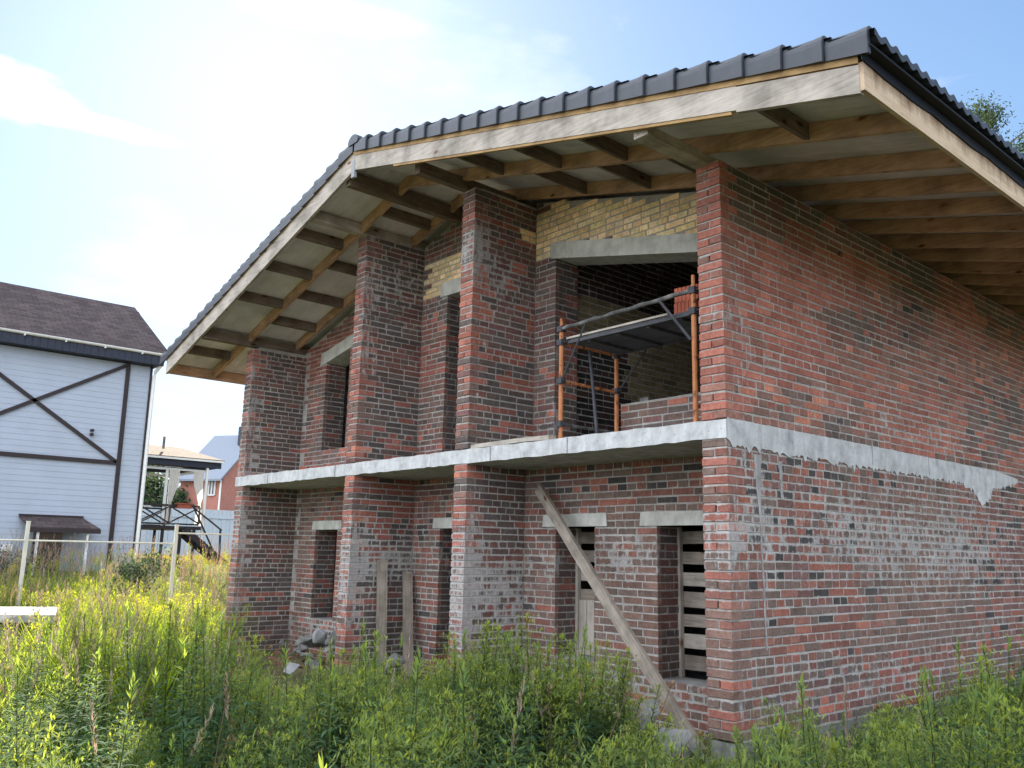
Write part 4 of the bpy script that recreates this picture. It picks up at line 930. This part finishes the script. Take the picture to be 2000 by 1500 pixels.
for (cx,cy,n,r) in ((-.05,-2.5,40,.42),(.32,-2.2,12,.16),(.50,-2.10,6,.05),(.62,-2.02,4,.04),(.80,-1.92,4,.04),(-.35,-3.15,26,.42),(-1.0,-3.45,20,.5),(2.35,-.55,20,.32),(2.3,-1.4,14,.3),(2.55,-2.3,15,.3),(2.4,-3.0,9,.25),(2.45,-3.75,4,.12),(.6,-3.6,22,.5),(1.5,-4.0,12,.4),(-3.7,-2.35,4,.12),(-4.3,-2.1,3,.1),(-2.4,-2.6,14,.5),(-3.4,-2.0,10,.5)):
    for _ in range(int(n*1.25)): spots.append((cx+rw.gauss(0,r*.7),cy+rw.gauss(0,r*.7)))
spots=[p for p in spots if not inside(p[0],p[1]+.1)]
def cap(x,y):   # tallest growth the yard has here: trampled and low close to the walls, tall further out
    dx,dy=x-CAM[0],y-CAM[1]; d=math.hypot(dx,dy); a=math.degrees(math.atan2(-dx,dy)); px=1000-1679*math.tan(rad(a-49.1))
    if a-49.1>35 or a-49.1<-35: return 1.3
    sk=float(np.interp(px,[-300,0,440,455,480,520,560,640,690,760,850,900,930,1080,1130,1170,1200,1240,1262,1300,1400,1440,1480,1550,1600,1700,1800,1900,1960,2100],[1130,1135,1140,1225,1235,1250,1320,1320,1270,1275,1290,1270,1240,1235,1255,1260,1270,1255,1400,1440,1430,1440,1390,1370,1400,1340,1325,1275,1250,1270]))
    if px<128 and d<15.5: sk=max(sk,1214)
    return 1.61-(sk-1050-.022*(px-200))/1679*d*math.cos(rad(a-49.1))
for x,y in spots:
    h=cap(x,y)*rw.uniform(.9,1.12)
    if h>.3: plant(rw.randrange(6),x,y,min(rw.uniform(.8,1.05),h/1.12))
GR=[merge(*g) for g in gv]+[merge(*goldenrod(200+i,H=1.0,plume=i%2==0)) for i in range(4)]
FE=[feather(300+i) for i in range(5)]; TU=[tuft(400+i) for i in range(5)]; DT=[tuft(430+i,.42,(.2,.19,.075),20) for i in range(3)]; BU=[bushy(500+i) for i in range(4)]; DA=[daisy(600+i) for i in range(3)]; YE=[daisy(620+i,(.62,.42,.03),.95,26,.02) for i in range(3)]
lit=lambda x,y: max(0,min(1,(-x-4.5-.0*y)/5))
inst=[]
for x,y in rnd(-5,3.6,-5.2,-.1,1050,1.5,lambda x,y:.55+.6*clump(x,y,.9)): inst.append(I(rw.randrange(10),x,y,rw.uniform(.55,.95)))
for x,y in rnd(-14,-4.5,-6,.2,1000,1.5,lambda x,y:.5+.7*clump(x,y,.5,3)): inst.append(I(rw.randrange(10),x,y,rw.uniform(.6,.95),tint=(1.7,1.45,.8)))  # tint puts sunlight on the field into the leaf colour
for x,y in rnd(-21.5,-13.5,-4,5,420): inst.append(I(rw.randrange(10),x,y,rw.uniform(.5,.85),tint=(1.95,1.65,.8)))  # stronger yellow tint, sunlight painted into the far weeds
for x,y in rnd(.12,3.4,-2.5,6.5,260,1.5,lambda x,y:.6+.6*clump(x,y,.9)): inst.append(I(rw.randrange(10),x,y,rw.uniform(.5,.95)))
scatter('weeds',GR,inst,M['leaf'],'mass of leafy goldenrod weeds filling the yard')
inst=[]
for x,y in rnd(-14,-2.0,-6,.3,1000,1.6,lambda x,y:.4+.9*clump(x,y,.7,9)): inst.append(I(rw.randrange(5),x,y,rw.uniform(.7,1.0),.09))
for x,y in rnd(-22,-11,-4,6,1700,1.6,lambda x,y:.5+.7*clump(x,y,.5,9)): inst.append(I(rw.randrange(5),x,y,rw.uniform(.6,1.0),.09,(1.15,.98,.95)))
for x,y in rnd(-3.5,3,-4.8,-.2,70,1.6): inst.append(I(rw.randrange(5),x,y,rw.uniform(.6,.95),.09))
scatter('feather_grass',FE,inst,M['plume'],'pinkish tan feather grass plumes across the sunlit field')
inst=[]
for x,y in rnd(-14,3.6,-6,.0,2600,1.3): inst.append(I(rw.randrange(5),x,y,rw.uniform(.7,1.35),.1,H=.6))
for x,y in rnd(.1,3.4,-2,8,700,1.3): inst.append(I(rw.randrange(5),x,y,rw.uniform(.7,1.3),.1,H=.6))
for x,y in rnd(-34,-13,-6,12,2200): inst.append(I(rw.randrange(5),x,y,rw.uniform(.35,.7) if x>-20 else rw.uniform(.25,.4),.1,(1.5,1.3,.8)))  # this and the next: sunlight tinted into the far grass colour
for x,y in rnd(-46,-13,-3,20,1800): inst.append(I(5+rw.randrange(3),x,y,rw.uniform(.35,.8),.1,(1.5,1.35,.9)))
for x,y in rnd(-15,-3.2,-6,.2,1500,1.6,lambda x,y:.45+.8*clump(x,y,.6,14)): inst.append(I(rw.randrange(5),x,y,rw.uniform(1.3,2.0),.12,(1.8,1.5,.75),H=.62))  # tall field grass, sunlit yellow painted in through its tint
scatter('grass',TU+DT,inst,M['leaf'],'rough green and yellow grass under the weeds')
inst=[]
for x,y in rnd(-12,-4.8,-5,.0,260,1.6,lambda x,y:.25+1.3*clump(x,y,.6,21)): inst.append(I(rw.randrange(4),x,y,rw.uniform(.7,1.3)))
for x,y in rnd(.1,3,-2,5,70,1.6): inst.append(I(rw.randrange(4),x,y,rw.uniform(.5,.9),H=.8))
for x,y in rnd(-4.5,3.4,-5,-.1,150,1.6): inst.append(I(rw.randrange(4),x,y,rw.uniform(.5,.95)))
scatter('leafy_undergrowth',BU,inst,M['leaf'],'darker broad leaved undergrowth between the goldenrod stems')
inst=[]
DS=[drystalk(700+i) for i in range(5)]
for x,y in rnd(-12,3.4,-5.5,1.5,420,1.6): inst.append(I(rw.randrange(5),x,y,rw.uniform(.7,1.1),.16))
scatter('dry_stalks',DS,inst,M['plume'],'dead brown stalks left standing among the green weeds')
inst=[I(rw.randrange(3),rw.gauss(-4.0,.35),rw.gauss(-2.2,.25),rw.uniform(.9,1.1)) for _ in range(22)]+[I(rw.randrange(3),rw.uniform(-8,-2.5),rw.uniform(-3.4,-.6),rw.uniform(.8,1.1)) for _ in range(26)]
scatter('white_wildflowers',DA,inst,M['leaf'],'small white wildflower heads among the weeds')
inst=[I(rw.randrange(3),rw.gauss(-6.1,.14),rw.gauss(-3.95,.14),rw.uniform(.9,1.05)) for _ in range(10)]
scatter('yellow_wildflowers',YE,inst,M['leaf'],'clump of yellow wildflowers at the left edge of the field')

# ------------------------------------------------------------------ trees and shrubs
def tree(name,loc,H,cr,cz,n,lsize,col,label,cat,seed,trunk=.12,group=None,cone=False,bark='bark'):
    rng=random.Random(seed); t=empty(name,loc,label,cat,group); m=MB(); tips=[]
    m.tube([(0,0,-.3),(.05*H*.1,0,H*.4),(0,.03*H*.1,H*.75),(0.02,0,H*.97)],[trunk,trunk*.75,trunk*.4,trunk*.1],8)
    K=26 if not name.startswith('birch') else 70
    for i in range(K):
        h=rng.uniform(cz,1)*H*.97; a=rng.random()*6.28; f=(1-(h/H-cz)/(1-cz)) if cone else math.sin(math.pi*min(1,.15+.85*(1-(h/H-cz)/(1-cz))))**.8
        L=cr*max(.15,f)*rng.uniform(.65,1.1); e=Vector((math.cos(a)*L,math.sin(a)*L,h+L*rng.uniform(.0,.5)*(0 if cone else 1))); b=Vector((0,0,max(.2,h-L*.25)))
        m.tube([b,(b+e)/2+Vector((0,0,.06*L)),e],[trunk*.3,trunk*.18,trunk*.05],5); tips.append((b,e))
    m.build('trunk',M[bark],t); T=Tmpl()
    for i in range(n):
        b,e=rng.choice(tips); s=rng.uniform(.3,1.05); g=.13*cr+.05 if not name.startswith('birch') else .2; p=b.lerp(e,s)+Vector((rng.gauss(0,g),rng.gauss(0,g),rng.gauss(0,g*.9)-.05*cr))
        k=rng.random(); c=jit(tuple(v*(.7+.6*k) for v in col),rng,.15)
        T.leaf(p,Vector((rng.uniform(-1,1),rng.uniform(-1,1),rng.uniform(-1,.4))),lsize*rng.uniform(.6,1.3),lsize*.55,c,.3)
    o=raw_mesh('crown',*T.arr(),M['crown']); C.objects.link(o); o.parent=t; return t
tree('birch_tree',(-5.0,20.0,GZ),14.9,2.5,.35,60000,.085,(.06,.085,.05),'pale green birch tree rising behind the right end of the roof','tree',1,.15)
tree('birch_tree',(-2.6,21.5,GZ),14.6,2.6,.35,40000,.085,(.05,.075,.042),'darker birch tree at the right picture edge behind the roof','tree',2,.15)
tl=['bluish green tree seen through the left side of the gazebo','tall dark tree seen between the gazebo curtains','low round tree behind the gazebo table','dark tree peeking over the fence left of the red house']
for i,(x,y,h,r) in enumerate(((-60,14.4,6.6,2.6),(-66,17.6,6.6,2.2),(-58,15.4,4.6,2.2),(-70,21.5,6.0,2.2))):
    tree('background_tree',(x,y,-1.9),h,r,.12,2400,.42,(.06,.095,.055),tl[i],'tree',20+i,.2,'trees behind the gazebo')
tree('shrub',(-52.5,19.3,-1.6),3.0,.9,.1,700,.2,(.04,.07,.035),'small dark bush above the pale fence by the red house','bush',31,.06)
sl=['dark shrub at the foot of the wire fence right post','leafy shrub at the corner of the white house','low grey green shrub left of the white house door','taller dark shrub at the left picture edge by the white house']
for i,(x,y,h,r) in enumerate(((-13.2,-.35,1.15,.45),(-16.5,1.0,1.1,.5),(-18.5,-1.35,.75,.6),(-18.5,-2.5,.9,.8))):
    tree('shrub',(x,y,hgt(x,y)),h,r,.08,1900,.075,(.05,.085,.035) if i!=2 else (.085,.095,.06),sl[i],'bush',40+i,.02)

# ------------------------------------------------------------------ camera, sun, sky
cam=bpy.data.cameras.new('camera'); co=bpy.data.objects.new('camera',cam); C.objects.link(co); bpy.context.scene.camera=co
cam.sensor_width=36; cam.lens=1679.14/2000*36; cam.clip_end=4000
yaw,pit,rol=.8569,.1926,.0212
cy,sy=math.cos(yaw),math.sin(yaw); fw=Vector((-sy*math.cos(pit),cy*math.cos(pit),math.sin(pit))); ri=Vector((cy,sy,0)); up=ri.cross(fw)
r2=ri*math.cos(rol)+up*math.sin(rol); u2=up*math.cos(rol)-ri*math.sin(rol)
co.matrix_world=Matrix(((r2.x,u2.x,-fw.x,4.0958),(r2.y,u2.y,-fw.y,-5.8685),(r2.z,u2.z,-fw.z,-1.1073),(0,0,0,1)))
SAZ,SEL=66,30
sd=Vector((-math.sin(rad(SAZ))*math.cos(rad(SEL)),math.cos(rad(SAZ))*math.cos(rad(SEL)),math.sin(rad(SEL))))
sl_=bpy.data.lights.new('sun','SUN'); sl_.energy=5.0; sl_.angle=rad(.5); sl_.color=(1,.93,.80); so=bpy.data.objects.new('sun',sl_); C.objects.link(so); so.rotation_euler=sd.to_track_quat('Z','Y').to_euler()
w=bpy.data.worlds.new('World'); bpy.context.scene.world=w; w.use_nodes=True; nt=w.node_tree; bg=nt.nodes['Background']
sky=nt.nodes.new('ShaderNodeTexSky'); sky.sky_type='NISHITA'; sky.sun_disc=False; sky.sun_elevation=rad(SEL); sky.sun_rotation=rad(-SAZ); sky.air_density=1.0; sky.dust_density=.5; sky.ozone_density=1.5
def vmath(op,a,b):
    k=nt.nodes.new('ShaderNodeVectorMath'); k.operation=op
    for i,x in enumerate((a,b)):
        if isinstance(x,tuple): k.inputs[i].default_value=x
        else: nt.links.new(x,k.inputs[i])
    return k.outputs[0]
sky_soft=vmath('DIVIDE',vmath('MULTIPLY',sky.outputs[0],(1.5,1.82,2.22)),vmath('ADD',vmath('DIVIDE',sky.outputs[0],(7.6,7.6,7.6)),(1,1,1)))   # compresses the sky brightness near the sun and tints it bluer
# thin bright cloud veil
tc=nt.nodes.new('ShaderNodeTexCoord'); mp=nt.nodes.new('ShaderNodeMapping'); mp.inputs['Scale'].default_value=(1.2,1.2,3.2); nt.links.new(tc.outputs['Generated'],mp.inputs[0])
nz=nt.nodes.new('ShaderNodeTexNoise'); nz.inputs['Scale'].default_value=2.1; nz.inputs['Detail'].default_value=7; nz.inputs['Roughness'].default_value=.55; nt.links.new(mp.outputs[0],nz.inputs['Vector'])
cr=nt.nodes.new('ShaderNodeValToRGB'); cr.color_ramp.elements[0].position=.50; cr.color_ramp.elements[0].color=(0,0,0,1); cr.color_ramp.elements[1].position=.72; cr.color_ramp.elements[1].color=(.8,.8,.8,1); nt.links.new(nz.outputs['Fac'],cr.inputs[0])
mx=nt.nodes.new('ShaderNodeMix'); mx.data_type='RGBA'; mx.blend_type='MIX'; nt.links.new(cr.outputs[0],mx.inputs[0]); nt.links.new(sky_soft,mx.inputs[6]); mx.inputs[7].default_value=(9,9.3,9.6,1)
def wisp(d,rx,rz,amp):   # soft patch of cloud round a direction of the sky, frayed by noise
    global mx
    d=Vector(d).normalized(); e=Vector((-d.y,d.x,0)).normalized(); f=d.cross(e); parts=[]
    for v,r in ((e,rx),(f,rz)):
        q=nt.nodes.new('ShaderNodeVectorMath'); q.operation='DOT_PRODUCT'; nt.links.new(tc.outputs['Generated'],q.inputs[0]); q.inputs[1].default_value=v/r
        p=nt.nodes.new('ShaderNodeMath'); p.operation='POWER'; nt.links.new(q.outputs['Value'],p.inputs[0]); p.inputs[1].default_value=2; parts.append(p.outputs[0])
    k=nt.nodes.new('ShaderNodeMath'); nt.links.new(parts[0],k.inputs[0]); nt.links.new(parts[1],k.inputs[1])
    n2=nt.nodes.new('ShaderNodeTexNoise'); n2.inputs['Scale'].default_value=9; n2.inputs['Detail'].default_value=8; nt.links.new(mp.outputs[0],n2.inputs['Vector'])
    g=nt.nodes.new('ShaderNodeMath'); g.operation='MULTIPLY_ADD'; nt.links.new(n2.outputs['Fac'],g.inputs[0]); g.inputs[1].default_value=-3.4; nt.links.new(k.outputs[0],g.inputs[2])
    r=nt.nodes.new('ShaderNodeValToRGB'); r.color_ramp.elements[0].position=0; r.color_ramp.elements[0].color=(amp,amp,amp,1); r.color_ramp.interpolation='EASE'; r.color_ramp.elements[1].position=1.0; r.color_ramp.elements[1].color=(0,0,0,1)
    h=nt.nodes.new('ShaderNodeMath'); h.operation='ADD'; nt.links.new(g.outputs[0],h.inputs[0]); h.inputs[1].default_value=1.55; nt.links.new(h.outputs[0],r.inputs[0])
    fw=nt.nodes.new('ShaderNodeVectorMath'); fw.operation='DOT_PRODUCT'; nt.links.new(tc.outputs['Generated'],fw.inputs[0]); fw.inputs[1].default_value=d
    z=nt.nodes.new('ShaderNodeMath'); z.operation='GREATER_THAN'; nt.links.new(fw.outputs['Value'],z.inputs[0]); z.inputs[1].default_value=0
    w_=nt.nodes.new('ShaderNodeMath'); w_.operation='MULTIPLY'; nt.links.new(r.outputs[0],w_.inputs[0]); nt.links.new(z.outputs[0],w_.inputs[1])
    m3=nt.nodes.new('ShaderNodeMix'); m3.data_type='RGBA'; nt.links.new(w_.outputs[0],m3.inputs[0]); nt.links.new(mx.outputs[2],m3.inputs[6]); m3.inputs[7].default_value=(12,12.2,12.4,1); mx=m3
wisp((-.89,.115,.425),.08,.03,.75); wisp((-.885,.19,.412),.10,.012,.55); wisp((-.748,.381,.55),.13,.02,.2)
# added bright cloud behind the camera, out of view, to light the house front
dp=nt.nodes.new('ShaderNodeVectorMath'); dp.operation='DOT_PRODUCT'; nt.links.new(tc.outputs['Generated'],dp.inputs[0]); dp.inputs[1].default_value=(.22,-.84,.50)
ad=nt.nodes.new('ShaderNodeMath'); ad.operation='MULTIPLY_ADD'; nt.links.new(nz.outputs['Fac'],ad.inputs[0]); ad.inputs[1].default_value=.5; nt.links.new(dp.outputs['Value'],ad.inputs[2])
c2=nt.nodes.new('ShaderNodeValToRGB'); c2.color_ramp.elements[0].position=.25; c2.color_ramp.elements[0].color=(0,0,0,1); c2.color_ramp.elements[1].position=.7; c2.color_ramp.elements[1].color=(1,1,1,1); nt.links.new(ad.outputs[0],c2.inputs[0])
m2=nt.nodes.new('ShaderNodeMix'); m2.data_type='RGBA'; nt.links.new(c2.outputs[0],m2.inputs[0]); nt.links.new(mx.outputs[2],m2.inputs[6]); m2.inputs[7].default_value=(18.6,20.0,22.4,1)
nt.links.new(m2.outputs[2],bg.inputs[0]); bg.inputs[1].default_value=.05
s=bpy.context.scene; s.view_settings.view_transform='Standard'; s.view_settings.look='None'; s.view_settings.gamma=1; s.view_settings.use_curve_mapping=False; s.view_settings.exposure=1.55
s.cycles.max_bounces=8; s.cycles.diffuse_bounces=4; s.cycles.transmission_bounces=6
